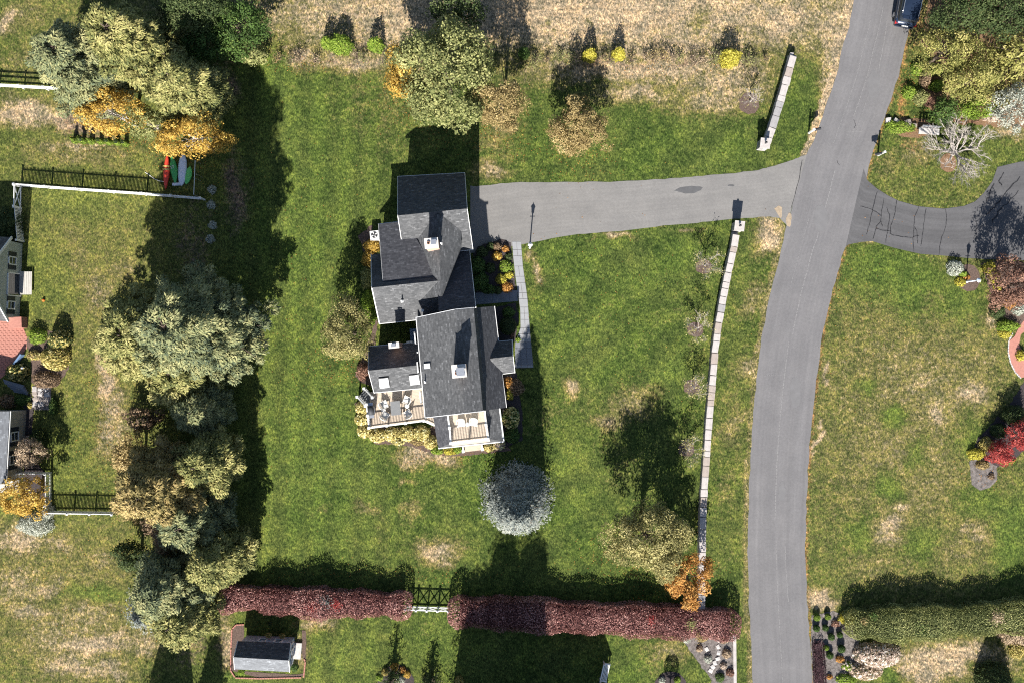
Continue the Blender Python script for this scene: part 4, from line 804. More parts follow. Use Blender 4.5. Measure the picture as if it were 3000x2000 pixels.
# cellar bulkhead in the court, garage doors, doors, windows
MB().slab([W(1200, 964, 1.0), W(1226, 961, 1.0), W(1229, 1001, .55), W(1203, 1004, .55)], .5).build('cellar_bulkhead', M['bluestuff'], house)
MB().slab([W(1191, 1000, 1.6), W(1208, 998, 1.6), W(1208, 1003, 1.6), W(1191, 1005, 1.6)], .6).build('window_air_box', M['trim'], house)
ge = W(1376, 560, 1.3) - W(1376, 560, 1.3)
def onwall(a, b, f, z, off): a, b = Vector(a), Vector(b); p = a.lerp(b, f); d = (b - a).normalized(); n = Vector((d.y, -d.x, 0)); q = p + n * off; return (q.x, q.y, z), math.atan2(n.y, n.x)
def wins(a, b, fs, z, off, w=.95, h=1.3, sh=False):
    for f in fs: p, ang = onwall(a, b, f, z, off); win(house, p, ang, w, h, sh)
gN = W(1361, 507, 3.0) + HV * -.28; gS = W(1385, 731, 3.5)
for f in (.30, .68):
    p, ang = onwall(W(1385, 731, 3.5), W(1361, 507, 3.0), 1 - f, 1.15, -.28); p = Vector(p); n = Vector((math.cos(ang), math.sin(ang), 0)); ang2 = HA
    MB().box(Vector((p.x, p.y, 1.15)) + HU * .02, (.08, 2.3, 2.2), HA).build('garage_door', M['white'], house)
p, ang = onwall(W(1385, 731, 3.5), W(1361, 507, 3.0), .5, 4.3, -.25); win(house, p, HA, 1.0, 1.2)
for f in (.3, .7): p, ang = onwall(W(1165.6, 518, 3), W(1184, 752, 3), f, 1.6, -.3); win(house, p, HA + math.pi, .9, 1.2)
for f in (.2, .5, .8): p, ang = onwall(W(1246, 1222, 5.6), W(1219.5, 931, 5.6), f, 4.6, -.24); win(house, p, HA + math.pi, .85, 1.1)
for f in (.2, .5, .8): p, ang = onwall(W(1111, 948, 3), W(1225, 936, 3), f, 1.6, -.26); win(house, p, HA - math.pi / 2, .85, 1.2)
for f in (.25, .75): p, ang = onwall(W(1483, 1193, 3.2), W(1448, 897, 3.2), f, 1.6, -.24); win(house, p, HA, .95, 1.4)
for f in (.4, .75): p, ang = onwall(W(1096, 1149, 3.3), W(1262, 1133, 3.3), f, 1.9, -.27); win(house, p, HA - math.pi / 2, 1.5 if f < .5 else .95, 1.9, name='patio_door')
dd = W(1506, 1043, 1.1); MB().box((dd.x - .25, dd.y, 1.1), (.08, 1.0, 2.1), HA).build('door', M['shutter'], house)
# ---------------------------------------------------------------- deck (a thing of its own)
deck = thing('deck', 'tan board deck with white railings on the south west side of the house', 'deck', W(1170, 1190))
car = MB().slab([W(1084, 1152, .74), W(1262, 1130, .74), W(1274, 1240, .74), W(1245, 1226, .74), W(1088, 1247, .74)], .16).build('deck_frame', M['greyboard'], deck)
pboards(car, (1083, 1148), (1262, 1126), (1086, 1250), (1250, 1228), .80, 24, 'deckboard')
pboards(car, (1251, 1190), (1272, 1188), (1250, 1231), (1276, 1244), .80, 10, 'deckboard')
for px, py in ((1090, 1246), (1165, 1236), (1240, 1226), (1088, 1185)): c = W(px, py, .4); MB().box((c.x, c.y, .3), (.14, .14, .62), HA).build('deck_post', M['greyboard'], deck)
railing(deck, [W(1079, 1182, .8), W(1082, 1214, .8), W(1086, 1250, .8), W(1138, 1243, .8), W(1192, 1236, .8), W(1245, 1229, .8), W(1276, 1243, .8)], ends=(True, False))
s0, s1 = Vector(W(1100, 1160, 0)), Vector(W(1080, 1184, 0)); dn = Vector(W(1073, 1136, 0)) - Vector(W(1100, 1160, 0))
for k in range(5):
    f0, f1 = k / 5, (k + 1.1) / 5; z = .74 - .15 * k; q = [s0 + dn * f0, s1 + dn * f0, s1 + dn * f1, s0 + dn * f1]; MB().slab([(v.x, v.y, z) for v in q], .06).build('stair_tread', M['greycloth'], deck)
for b in (s0, s1):
    e = b + dn * 1.02; railing(deck, [Vector((b.x, b.y, .82)), Vector((e.x, e.y, .12))], sp=.14, ends=(True, True))
# ---------------------------------------------------------------- deck furniture
def chair(px, py, z, ang, label, group):
    th = thing('patio_chair', label, 'chair', W(px, py, z), ang, group); s = .52
    MB().slab([(-.26, -.26, .42), (.26, -.26, .42), (.24, .26, .40), (-.24, .26, .40)], .07).build('seat', M['wicker'], th, False, True)
    m = MB()
    for i in range(7):
        a = math.pi * (.12 + .76 * i / 6); m.tube([(math.cos(a) * .25, .17 + math.sin(a) * .10, .4), (math.cos(a) * .31, .24 + math.sin(a) * .14, .92)], .034, 5)
    m.tube([(math.cos(math.pi * (.08 + .84 * i / 8)) * .32, .24 + math.sin(math.pi * (.08 + .84 * i / 8)) * .15, .92) for i in range(9)], .035, 6).build('backrest', M['wicker'], th, False, True)
    for k in (-1, 1):
        MB().tube([(k * .29, -.24, .05), (k * .30, -.25, .62), (k * .30, .1, .66), (k * .31, .26, .78)], .03, 6).build('armrest', M['wicker'], th, False, True)
        for y in (-.23, .24): MB().tube([(k * .24, y, 0), (k * .24, y, .4)], .025, 6).build('leg', M['wicker'], th, False, True)
    return th
chair(1128, 1183, .8, 2.0, 'pale wicker patio chair at the north west corner of the deck table', 'wicker chairs on the deck')
chair(1131, 1214, .8, 2.6, 'pale wicker patio chair south west of the deck table, by the railing', 'wicker chairs on the deck')
chair(1193, 1169, .8, -2.0, 'pale wicker patio chair north east of the deck table, nearest the house wall', 'wicker chairs on the deck')
chair(1196, 1209, .8, -2.6, 'pale wicker patio chair south east of the deck table, by the railing', 'wicker chairs on the deck')
def stool(px, py, z, label, group=None, r=.2, h=.42):
    th = thing('side_table', label, 'side table', W(px, py, z), 0, group); MB().lathe((0, 0, h - .05), [(r * .96, 0), (r, .02), (r * .98, .05), (.02, .055)], 18).build('table_top', M['wicker'], th, True, True)
    MB().lathe((0, 0, 0), [(r * .75, 0), (r * .5, .1), (r * .5, h - .12), (r * .85, h - .05)], 14).build('base', M['wicker'], th, True, True)
stool(1125, 1199, .8, 'round pale side table between the two west deck chairs', 'round deck side tables'); stool(1194, 1187, .8, 'round pale side table between the two east deck chairs', 'round deck side tables')
tb = thing('deck_table', 'long grey rectangular table in the middle of the deck', 'table', W(1162, 1193, .8), HA)
MB().box((0, 0, .72), (.80, 1.15, .05)).build('table_top', M['greycloth'], tb, False, True); MB().box((0, 0, .66), (.7, 1.0, .08)).build('apron', M['black_metal'], tb, False, True)
for x in (-.33, .33):
    for y_ in (-.5, .5): MB().box((x, y_, .33), (.06, .06, .66)).build('leg', M['black_metal'], tb, False, True)
gr = thing('grill', 'black covered gas grill against the west deck railing', 'grill', W(1091, 1199, .8), HA)
MB().tube([(-.0, -.38, .95), (0, .38, .95)], .26, 14).build('hood', M['dark_cover'], gr, True, True); MB().box((0, 0, .6), (.5, .72, .5)).build('firebox', M['black_metal'], gr, False, True)
MB().box((0, 0, .3), (.46, .66, .5)).build('cabinet', M['black_metal'], gr, False, True); MB().tube([(.31, -.3, 1.0), (.31, .3, 1.0)], .02, 6).build('handle', M['steel'], gr, False, True)
for k in (-1, 1): MB().box((0, k * .5, .86), (.42, .26, .04)).build('side_shelf', M['steel'], gr, False, True)
chair(1351, 1238, 3.44, 0.15, 'pale wicker chair on the balcony, the western one', 'wicker chairs on the balcony'); chair(1388, 1236, 3.44, -.1, 'pale wicker chair on the balcony, the eastern one', 'wicker chairs on the balcony')
stool(1370, 1240, 3.44, 'small round table between the balcony chairs', None, .17, .5)
# ---------------------------------------------------------------- air conditioner by the west wall
ac = thing('air_conditioner', 'white square air conditioner unit beside the west wall of the house', 'air conditioner', W(1099, 692, .4), HA)
ac.location.z = 0; MB().box((0, 0, .42), (.72, .78, .78)).build('cabinet', M['white'], ac, False, True); MB().tube([(0, .06, .80), (0, .06, .825)], .28, 20).build('fan_grille', M['black_metal'], ac, False, True)
for k in range(4): a = k * 1.571 + .4; MB().slab([(.04 * math.cos(a), .06 + .04 * math.sin(a), .835), (.25 * math.cos(a - .28), .06 + .25 * math.sin(a - .28), .832), (.25 * math.cos(a + .28), .06 + .25 * math.sin(a + .28), .845)], .01).build('fan_blade', M['white'], ac, False, True)
MB().box((0, 0, .02), (.9, .95, .06)).build('pad', M['mortar'], ac, False, True)
ORD = ['first', 'second', 'third', 'fourth', 'fifth', 'sixth', 'seventh', 'eighth', 'ninth', 'tenth', 'eleventh', 'twelfth', 'thirteenth', 'fourteenth', 'fifteenth', 'sixteenth', 'seventeenth', 'eighteenth', 'nineteenth', 'twentieth']
ORD += ['twenty ' + w for w in ORD[:9]]
# ================================================================ STONE WALLS, FENCES, SMALL BUILDINGS, VEHICLES
def rock(rng, L, Wd, Hh, matn, name='stone', j=.10):
    m = MB(); vs = []
    for z in (0, 1):
        k = .5 if z == 0 else .47
        for x, y in ((-k, -k), (0, -k * 1.04), (k, -k), (k, k), (0, k * 1.04), (-k, k)):
            vs.append((x * L * (1 + rng.uniform(-j, j)), y * Wd * (1 + rng.uniform(-j, j)), z * Hh + (rng.uniform(-.03, .03) if z else 0)))
    vs.append((rng.uniform(-.1, .1) * L, 0, Hh + .025))
    m.add(vs, [(5, 4, 3, 2, 1, 0)] + [(i, (i + 1) % 6, (i + 1) % 6 + 6, i + 6) for i in range(6)] + [(i + 6, (i + 1) % 6 + 6, 12) for i in range(6)])
    return m.mesh(name, M[matn])
def stone_wall(label, pts, wid, hgt, seed):
    rng = random.Random(seed); C = [W(*p) for p in pts]; th = thing('stone_wall', label, 'stone wall', C[0]); cum = [0]
    for i in range(len(C) - 1): cum.append(cum[-1] + (C[i + 1] - C[i]).length)
    def at(s):
        s = min(max(s, 0), cum[-1])
        for i in range(len(C) - 1):
            if s <= cum[i + 1] + 1e-6: return C[i].lerp(C[i + 1], (s - cum[i]) / max(1e-6, cum[i + 1] - cum[i])), (C[i + 1] - C[i]).normalized()
        return C[-1], (C[-1] - C[-2]).normalized()
    caps = [rock(rng, 1, 1, 1, rng.choice(('granite', 'granite', 'granite', 'granite2', 'granite3')), 'capstone', .05) for _ in range(10)]; sts = [rock(rng, 1, 1, 1, rng.choice(('granite3', 'granite2', 'fieldstone', 'granite')), 'stone', .1) for _ in range(10)]
    s = 0.0
    while s < cum[-1]:
        L = min(rng.uniform(.45, 1.05), cum[-1] - s + .02); p, d = at(s + L / 2); a = math.atan2(d.y, d.x); q = p - C[0]
        if L > .15: inst('capstone', rng.choice(caps), th, (q.x, q.y, hgt - .14), (0, rng.uniform(-.015, .015), a + rng.uniform(-.03, .03)), (L * .985, wid * rng.uniform(.94, 1.06), .15))
        s += L
    for side in (-1, 1):
        for row in range(2):
            s = rng.uniform(-.3, 0); rh = (hgt - .14) / 2
            while s < cum[-1]:
                L = rng.uniform(.5, .95); p, d = at(s + L / 2); n = Vector((-d.y, d.x, 0)); q = p + n * (side * wid * .24) - C[0]
                if 0 < s + L / 2 < cum[-1]: inst('stone', rng.choice(sts), th, (q.x, q.y, row * rh - .02), (0, 0, math.atan2(d.y, d.x) + rng.uniform(-.05, .05)), (L * .97, wid * .46, rh * rng.uniform(.93, 1.0) + .01))
                s += L
    return th
stone_wall('long pale dry stone wall running beside the road, south of the driveway', [(2150, 690), (2146, 720), (2128, 800), (2112, 880), (2098, 960), (2090, 1020), (2082, 1120), (2073, 1220), (2066, 1320), (2058, 1430), (2054, 1520), (2052, 1640), (2050, 1775)], .56, .80, 3)
stone_wall('short pale dry stone wall slanting beside the road, north of the driveway', [(2316, 172), (2300, 230), (2280, 300), (2258, 372), (2240, 424)], .62, .85, 4)
def pillar(px, py, label, w=.82, h=1.45, rz=-.12):
    th = thing('stone_pillar', label, 'gate pillar', W(px, py), rz); r = random.Random(int(px))
    for k in range(4):
        for x, y in ((-1, -1), (1, -1), (1, 1), (-1, 1)): MB().box((x * w * .21 + r.uniform(-.01, .01), y * w * .21 + r.uniform(-.01, .01), .17 + k * .33), (w * .41, w * .41, .315), r.uniform(-.04, .04)).build('stone', M[r.choice(('granite3', 'granite', 'fieldstone'))], th, False, True)
    MB().box((0, 0, h - .06), (w, w, .10)).build('capstone', M['granite'], th, False, True)
    m = MB().lathe((0, 0, h - .01), [(.07, 0), (.05, .04), (.03, .1), (.09, .2), (.10, .34), (.02, .42)], 8); m.build('lantern', M['black_metal'], th, False, True)
pillar(2155, 668, 'square stone pillar at the head of the long wall, south side of the driveway entrance'); pillar(2229, 430, 'square stone pillar at the foot of the short wall, north side of the driveway entrance')
# ---- fences
pk = MB().add([(-.034, -.011, 0), (.034, -.011, 0), (.034, .011, 0), (-.034, .011, 0), (-.034, -.011, .93), (.034, -.011, .93), (.034, .011, .93), (-.034, .011, .93), (0, -.011, 1), (0, .011, 1)], [(0, 1, 2, 3), (0, 4, 8, 5, 1), (2, 6, 9, 7, 3), (1, 5, 6, 2), (3, 7, 4, 0), (4, 7, 9, 8), (5, 8, 9, 6)]).mesh('picket', M['white'])
postme = MB().box((0, 0, .5), (.12, .12, 1)).mesh('post', M['white']); capme = MB().add([(-.09, -.09, 0), (.09, -.09, 0), (.09, .09, 0), (-.09, .09, 0), (0, 0, .1)], [(3, 2, 1, 0), (0, 1, 4), (1, 2, 4), (2, 3, 4), (3, 0, 4)]).mesh('post_cap', M['white'])
def fence(label, pts, h, post_sp=2.3, picket=.115, rails=(.18, .88), group=None, name='picket_fence', caps=True, braces=False):
    C = [W(*p) for p in pts]; th = thing(name, label, 'fence', C[0], 0, group)
    for i in range(len(C) - 1):
        a, b = C[i], C[i + 1]; d = b - a; L = d.length; ang = math.atan2(d.y, d.x); u = d.normalized(); n = Vector((-u.y, u.x, 0)); np_ = max(1, round(L / post_sp)); o = a - C[0]
        for k in range(np_ + 1):
            q = o + u * (L * k / np_)
            if k or not i:
                inst('post', postme, th, q, (0, 0, ang), (1, 1, h * 1.06))
                if caps: inst('post_cap', capme, th, q + Vector((0, 0, h * 1.06)), (0, 0, ang))
            if k < np_:
                for f in rails: MB().beam(q + Vector((0, 0, h * f)), q + u * (L / np_) + Vector((0, 0, h * f)), .06, .10 if not picket else .07).build('rail', M['white'], th, False, True)
                if braces:
                    e = q + u * (L / np_); s = .07
                    for z0, z1 in ((rails[0], rails[-1]), (rails[-1], rails[0])): MB().beam(q + Vector((0, 0, h * z0)), e + Vector((0, 0, h * z1)), .05, .07).build('brace', M['white'], th, False, True)
        if picket:
            m = int(L / picket)
            for k in range(m): inst('picket', pk, th, o + u * (L * (k + .5) / m) + n * .045 + Vector((0, 0, .04)), (0, 0, ang), (1, 1, h - .02))
    return th
fence('long white picket fence below the kayaks, across the left lawn', [(62, 546), (240, 559), (430, 572), (600, 586)], 1.22)
fence('white picket fence with a gate panel running down to the sage house', [(62, 612), (70, 708)], 1.22, 2.6)
fence('white cross-braced gate at the top corner of the long picket fence', [(63, 548), (62, 610)], 1.22, 1.9, None, (.1, .95), name='fence_gate', braces=True)
fence('white post and rail fence at the upper left edge under the pines', [(-90, 250), (0, 256), (215, 268)], 1.05, 2.35, None, (.35, .68, .97), name='rail_fence')
fence('short white picket fence between the silver shrub and the pines', [(152, 1496), (345, 1499)], 1.2, 1.9)
fence('white railed fence round the corner of the lower left porch', [(70, 1382), (150, 1383), (150, 1475)], 1.1, 2.4)
fence('white cross-braced gate fence between the two red hedges', [(1192, 1774), (1223, 1775), (1254, 1776), (1285, 1777), (1316, 1778)], 1.25, 1.0, None, (.12, .92), name='gate_fence', braces=True)
# black mesh runs round the kayak enclosure
en = thing('wire_fence', 'thin grey wire fence posts round the kayak enclosure', 'fence', W(588, 490))
for px, py in ((588, 480), (586, 530), (584, 578), (592, 520)): c = W(px, py) - W(588, 490); MB().tube([(c.x, c.y, 0), (c.x, c.y, 1.5)], .03, 6).build('post', M['steel'], en, False, True)
MB().tube([W(588, 480) - W(588, 490) + Vector((0, 0, 1.4)), W(584, 578) - W(588, 490) + Vector((0, 0, 1.4))], .025, 5).build('rail', M['steel'], en, False, True)
# ---- kayaks and boards lying in the enclosure
def hull(label, name, cx, cy, L, wd, ang, matn, hgt=.3, cat='kayak', blunt=.6, z=.02):
    th = thing(name, label, cat, W(cx, cy) + Vector((0, 0, z)), ang); n = 15; m = MB(); rings = []
    for i in range(n):
        f = -1 + 2 * i / (n - 1); w = wd / 2 * (1 - abs(f) ** (1.7 + blunt)) ** .75 + .012; hh = hgt * (.55 + .45 * (1 - abs(f) ** 3)); y = f * L / 2; k = abs(f) ** 3 * .06
        rings.append([(-w * .55, y, k), (w * .55, y, k), (w, y, hh * .6 + k), (w * .5, y, hh + k), (0, y, hh * 1.06 + k), (-w * .5, y, hh + k), (-w, y, hh * .6 + k)])
    vs = [v for r in rings for v in r]; fs = [(i * 7 + j, i * 7 + (j + 1) % 7, (i + 1) * 7 + (j + 1) % 7, (i + 1) * 7 + j) for i in range(n - 1) for j in range(7)] + [tuple(range(7))[::-1], tuple(range((n - 1) * 7, n * 7))]
    MB().add(vs, fs).build('hull', M[matn], th, True, True); return th
k1 = hull('red kayak with tan middle bands, leftmost in the enclosure', 'kayak', 490, 505, 3.0, .55, -.05, 'kayak_red', .3, blunt=-.2)
for y0 in (.12, .36): MB().slab([(-.265, y0, .335), (.265, y0, .335), (.265, y0 + .14, .33), (-.265, y0 + .14, .33)], .16).build('band', M['kayak_yellow'], k1, False, True)
k2 = hull('green pointed paddle board with white lettering beside the red kayak', 'paddle_board', 511, 498, 2.4, .62, .13, 'board_green', .13, 'paddle board', -.3, .1)
def text(body, parent, loc, rz, size, matn, name='lettering'):
    cu = bpy.data.curves.new(name, 'FONT'); cu.body = body; cu.size = size; cu.extrude = .004; cu.align_x = 'CENTER'; cu.align_y = 'CENTER'; tmp = bpy.data.objects.new('tmp', cu); col.objects.link(tmp)
    dg = bpy.context.evaluated_depsgraph_get(); me = bpy.data.meshes.new_from_object(tmp.evaluated_get(dg)); bpy.data.objects.remove(tmp); me.materials.clear(); me.materials.append(M[matn]); o = bpy.data.objects.new(name, me); link(o, parent, True); o.location = loc; o.rotation_euler = (0, 0, rz); return o
text('ST', k2, (-.06, .18, .142), .15, .34, 'white')
hull('long white paddle board between the two green boards', 'paddle_board', 536, 499, 2.7, .70, .05 - .1, 'board_white', .14, 'paddle board', 1.5, .06)
hull('short bright green board at the right end of the row', 'paddle_board', 553, 515, 1.55, .58, -.22, 'board_lime', .13, 'paddle board', .4, .06)
pd = thing('blue_float', 'pale blue inflatable tube lying behind the white paddle board', 'float', W(518, 541), .05); MB().tube([(-.3, 0, .14), (.35, 0, .14)], .13, 10).build('tube', M['board_white'], pd, True, True)
hs = thing('garden_hose', 'white hose looped on the ground beside the red kayak', 'hose', W(470, 515)); pts = [(425, 505), (440, 515), (455, 526), (468, 531), (484, 533)]; MB().tube([W(*q) - W(470, 515) + Vector((0, 0, .03)) for q in dense(pts, 4)], .025, 6).build('hose', M['white'], hs, True, True)
# ---- lamp post and mailboxes
def lamp_post(px, py, h, label, matn='white'):
    th = thing('lamp_post', label, 'lamp post', W(px, py)); MB().lathe((0, 0, 0), [(.10, 0), (.10, .3), (.055, .4), (.05, h - .65)], 10).build('post', M[matn], th, True, True)
    MB().lathe((0, 0, h - .66), [(.06, 0), (.11, .06), (.15, .40), (.16, .42)], 8).build('lantern', M['glass'], th, False, True); MB().lathe((0, 0, h - .24), [(.19, 0), (.10, .1), (.03, .2), (.02, .26), (.001, .3)], 8).build('lantern_cap', M[matn], th, False, True)
    MB().box((0, 0, h - .85), (.42, .03, .03)).build('ladder_bar', M[matn], th, False, True)
lamp_post(1552, 726, 2.85, 'white post lantern at the corner of driveway and slate walkway')
lamp_post(2829, 826, 2.5, 'pale post lantern in the small flower bed across the road', 'board_white')
def mailbox(px, py, h, rz, label, side):
    th = thing('mailbox', label, 'mailbox', W(px, py), rz); MB().box((0, 0, h / 2), (.12, .12, h)).box((0, 0, h + .03), (.17, .17, .06)).build('post', M['white'], th, False, True); MB().box((side * .3, 0, h - .45), (.7, .09, .09)).beam((0, 0, h - .85), (side * .45, 0, h - .5), .07, .07).build('arm', M['white'], th, False, True)
    m = MB(); n = 8; prof = [(-.1, 0), (.1, 0)] + [(.1 * math.cos(math.pi * i / n), .14 + .1 * math.sin(math.pi * i / n)) for i in range(n + 1)]; k = len(prof); vs = [(side * .40 + x_, p[0], h - .40 + p[1]) for x_ in (-.26, .26) for p in prof]
    MB().add(vs, [tuple(range(k))[::-1], tuple(range(k, 2 * k))] + [(i, (i + 1) % k, (i + 1) % k + k, i + k) for i in range(k)]).build('box', M['black_metal'], th, False, True); MB().box((side * .3, .115, h - .2), (.03, .02, .16)).build('flag', M['taillight'], th, False, True)
mailbox(2369, 391, 1.45, .25, 'black mailbox on a white post at the left verge of the road', 1); mailbox(2572, 456, 1.5, .2, 'black mailbox on a white post at the right verge of the road', -1)
# ---- garden shed
sa = R(-5.5); su = Vector((math.cos(sa), math.sin(sa), 0)); sv = Vector((-su.y, su.x, 0))
shed = thing('garden_shed', 'small blue grey garden shed with a grey shingle roof behind the red hedge', 'shed', W(785, 1890))
z1, z2 = 2.2, 3.25
gable(shed, W(684.5, 1924, z2), W(845, 1933.5, z2), W(696, 1878, z1), W(851, 1884, z1), W(687, 1959, z1), W(848, 1967, z1), roofm=('shingle', 'shingle_light'), wallm='blue_siding', inset=.16, rake=(True, True), gut=(False, False))  # south slope in a paler shingle copy, sunlight put into its colour
def shedwin(f, w=.62, h=.9, z=1.35):
    a, b = W(848, 1967, z1), W(851, 1884, z1); p = a.lerp(b, f); win(shed, (p.x - .10, p.y, z), sa, w, h)
shedwin(.25); shedwin(.5, .8, 1.5, 1.05); shedwin(.76)
for f in (.42, .72):
    a, b = W(696, 1878, z1), W(851, 1884, z1); p = a.lerp(b, f); win(shed, (p.x, p.y - .12, 1.4), sa + math.pi / 2, .6, .8)
MB().prism([(p.x, p.y) for p in (W(862, 1880), W(886, 1881), W(882, 1928), W(858, 1926))], 0, .22).build('entrance_ramp', M['stonewhite'], shed)
for i, (px, py) in enumerate(((786, 1860), (826, 1862))): shrub('window_flowers', 'yellow flowers in a window box on the back of the shed, ' + ('left box' if i == 0 else 'right box'), px, py, (.28, .22, .3), 'lf_hydrangea', 'window box flowers', leaf=.1, z0=.9, stems=3, cat='flowers')
# brick edging pieces round the shed bed
rb_ = random.Random(8); eb = thing('brick_edging', 'row of pale bricks edging the shed bed', 'edging', W(680, 1900))
bme = MB().box((0, 0, .04), (.2, .1, .1)).mesh('brick', M['paver_brick']); EP = [(716, 1828), (692, 1829), (680, 1842), (677, 1900), (676, 1962), (690, 1984), (760, 1986), (890, 1983), (895, 1935), (888, 1926)]
acc = 0
for i in range(len(EP) - 1):
    a, b = W(*EP[i]), W(*EP[i + 1]); L = (b - a).length; d = (b - a).normalized()
    for k in range(int(L / .22)): q = a + d * (.11 + k * .22) - W(680, 1900); inst('brick', bme, eb, q, (0, 0, math.atan2(d.y, d.x) + rb_.uniform(-.06, .06)))
# ---- sage house at the left edge
sh = thing('sage_house', 'sage green house with white trimmed windows cut by the left edge', 'house', W(30, 820)); z = 2.3
e0, e1 = W(66, 714, 0), W(57, 925, 0)
wallp = [(W(66, 714)), (W(57, 932)), (W(-330, 915)), (W(-320, 700))]
mid = (wallp[0] + wallp[1]) / 2; d2 = (wallp[3] - wallp[0]); ridge_z = 6.2
vs = [(p.x, p.y, 0) for p in wallp] + [(p.x, p.y, 2.4) for p in wallp]; m1 = (wallp[0] + wallp[1]) / 2; m2 = (wallp[2] + wallp[3]) / 2; vs += [(m1.x, m1.y, ridge_z), (m2.x, m2.y, ridge_z)]
MB().add(vs, [(0, 4, 8, 5, 1), (1, 5, 6, 2), (2, 6, 9, 7, 3), (3, 7, 4, 0)]).build('wall', M['sage_siding'], sh)
up = Vector((0, 0, .05)); ov = (wallp[0] - wallp[3]).normalized() * .22; nn = (wallp[0] - wallp[1]).normalized() * .3
R1, R2 = m1 + Vector((0, 0, ridge_z + .08)) + ov, m2 + Vector((0, 0, ridge_z + .08)); A1, A2 = wallp[0] + nn + ov + Vector((0, 0, 2.25)), wallp[3] + nn + Vector((0, 0, 2.25)); B1, B2 = wallp[1] - nn + ov + Vector((0, 0, 2.25)), wallp[2] - nn + Vector((0, 0, 2.25))
roof('roof_slope', [R1, R2, A2, A1], 'shingle', sh); roof('roof_slope', [R1, R2, B2, B1], 'shingle', sh)
for a, b in ((R1, A1), (R1, B1)): edge_board('rake_board', a, b, sh, .08, .22, -.1)
fa = math.atan2(-(wallp[1] - wallp[0]).x, (wallp[1] - wallp[0]).y) + math.pi; fa = math.atan2((wallp[0] - wallp[3]).y, (wallp[0] - wallp[3]).x)
def ewin(f, zc, w, h, s=True, nm='window'):
    p = wallp[0].lerp(wallp[1], f); return win(sh, (p.x, p.y, zc), fa, w, h, s, nm)
ewin(.25, 1.55, .62, 1.1); ewin(.835, 1.5, .62, 1.1)
p = wallp[0].lerp(wallp[1], .56); o = win(sh, (p.x, p.y, 1.12), fa, 1.85, 2.05, False, 'sliding_door', 'white', False)
MB().prism([(q.x, q.y) for q in (W(62, 796), W(94, 797), W(93, 863), W(59, 862))], 0, .3).build('step_frame', M['greyboard'], sh)
for k in range(6): MB().slab([W(63 + k * 5.2, 796, .34), W(67.4 + k * 5.2, 796, .34), W(66.6 + k * 5.2, 863, .34), W(61.8 + k * 5.2, 863, .34)], .04).build('board', M['greyboard'], sh)
MB().box((W(48, 945, .8).x, W(48, 945, .8).y, .5), (1.05, .9, 1.0), .04).build('brick_base', M['paver_brick'], sh)
# ---- brick patio with a paver grid
pt = patch('brick_patio', [(-60, 935), (62, 945), (78, 985), (80, 1010), (60, 1055), (30, 1085), (0, 1110), (-60, 1110)], .015, 'paver_brick', None, 'red brick patio beside the sage house')
pbm = MB().box((0, 0, 0), (.195, .095, .05)).mesh('brick', M['paver_brick']); rbp = random.Random(3); cnt = 0
poly = [(-10, 940), (60, 948), (76, 985), (78, 1010), (58, 1052), (28, 1080), (-10, 1100)]
def inside(x, y, P):
    c = False
    for i in range(len(P)):
        (x1, y1), (x2, y2) = P[i], P[i - 1]
        if (y1 > y) != (y2 > y) and x < (x2 - x1) * (y - y1) / (y2 - y1) + x1: c = not c
    return c
yv = 942
while yv < 1100 and cnt < 300:
    xv = -8 + ((int(yv / 8)) % 2) * 6
    while xv < 80 and cnt < 300:
        if inside(xv, yv, poly): inst('brick', pbm, pt, W(xv, yv) + Vector((0, 0, .012 + rbp.uniform(0, .006))), (0, 0, -.12), (1.75, 2.1, 1)); cnt += 1
        xv += 12.6
    yv += 7.6
# brick walk at the right edge
bw = patch('brick_walk', [(2998, 940), (2985, 958), (2972, 985), (2957, 998), (2954, 1030), (2960, 1060), (2976, 1092), (2990, 1106), (3020, 1100), (3060, 1060), (3000, 1040), (2985, 1010), (2990, 980), (3030, 945)], .03, 'paver_brick', None, 'curved pink brick walk with a pale edge at the right side', thick=.05)
line('walk_edge', [(2966, 976), (2955, 998), (2953, 1030), (2960, 1062), (2974, 1090), (2990, 1107)], .10, .045, 'stonewhite', bw, .3)
# ---- flagstones by the patio and stepping stones in the rock garden
fs_ = patch('flagstone_path', [(95, 1130), (150, 1130), (150, 1200), (100, 1200)], .012, 'gravel', None, 'short flagstone path below the round shrubs')
for i in range(11):
    cx, cy = 102 + (i % 3) * 17 + rbp.uniform(-3, 3), 1138 + (i // 3) * 15 + rbp.uniform(-3, 3); inst('flagstone', rock(rbp, .46, .38, .05, rbp.choice(('granite', 'stonewhite', 'granite2')), 'flagstone', .2), fs_, W(cx, cy) + Vector((0, 0, .012)), (0, 0, rbp.uniform(0, 3)))
for i, (px, py) in enumerate(((2108, 1874), (2104, 1893), (2070, 1900), (2105, 1910), (2103, 1928), (2094, 1940), (2088, 1952), (2082, 1963))):
    th = thing('stepping_stone', ORD[i] + ' white stepping stone counted down from the hedge in the rock garden', 'stepping stone', W(px, py) + Vector((0, 0, .015)), rbp.uniform(0, 3), 'stepping stones in the rock garden'); inst('stone', rock(rbp, .38, .3, .07, 'stonewhite', 'stone', .12), th)
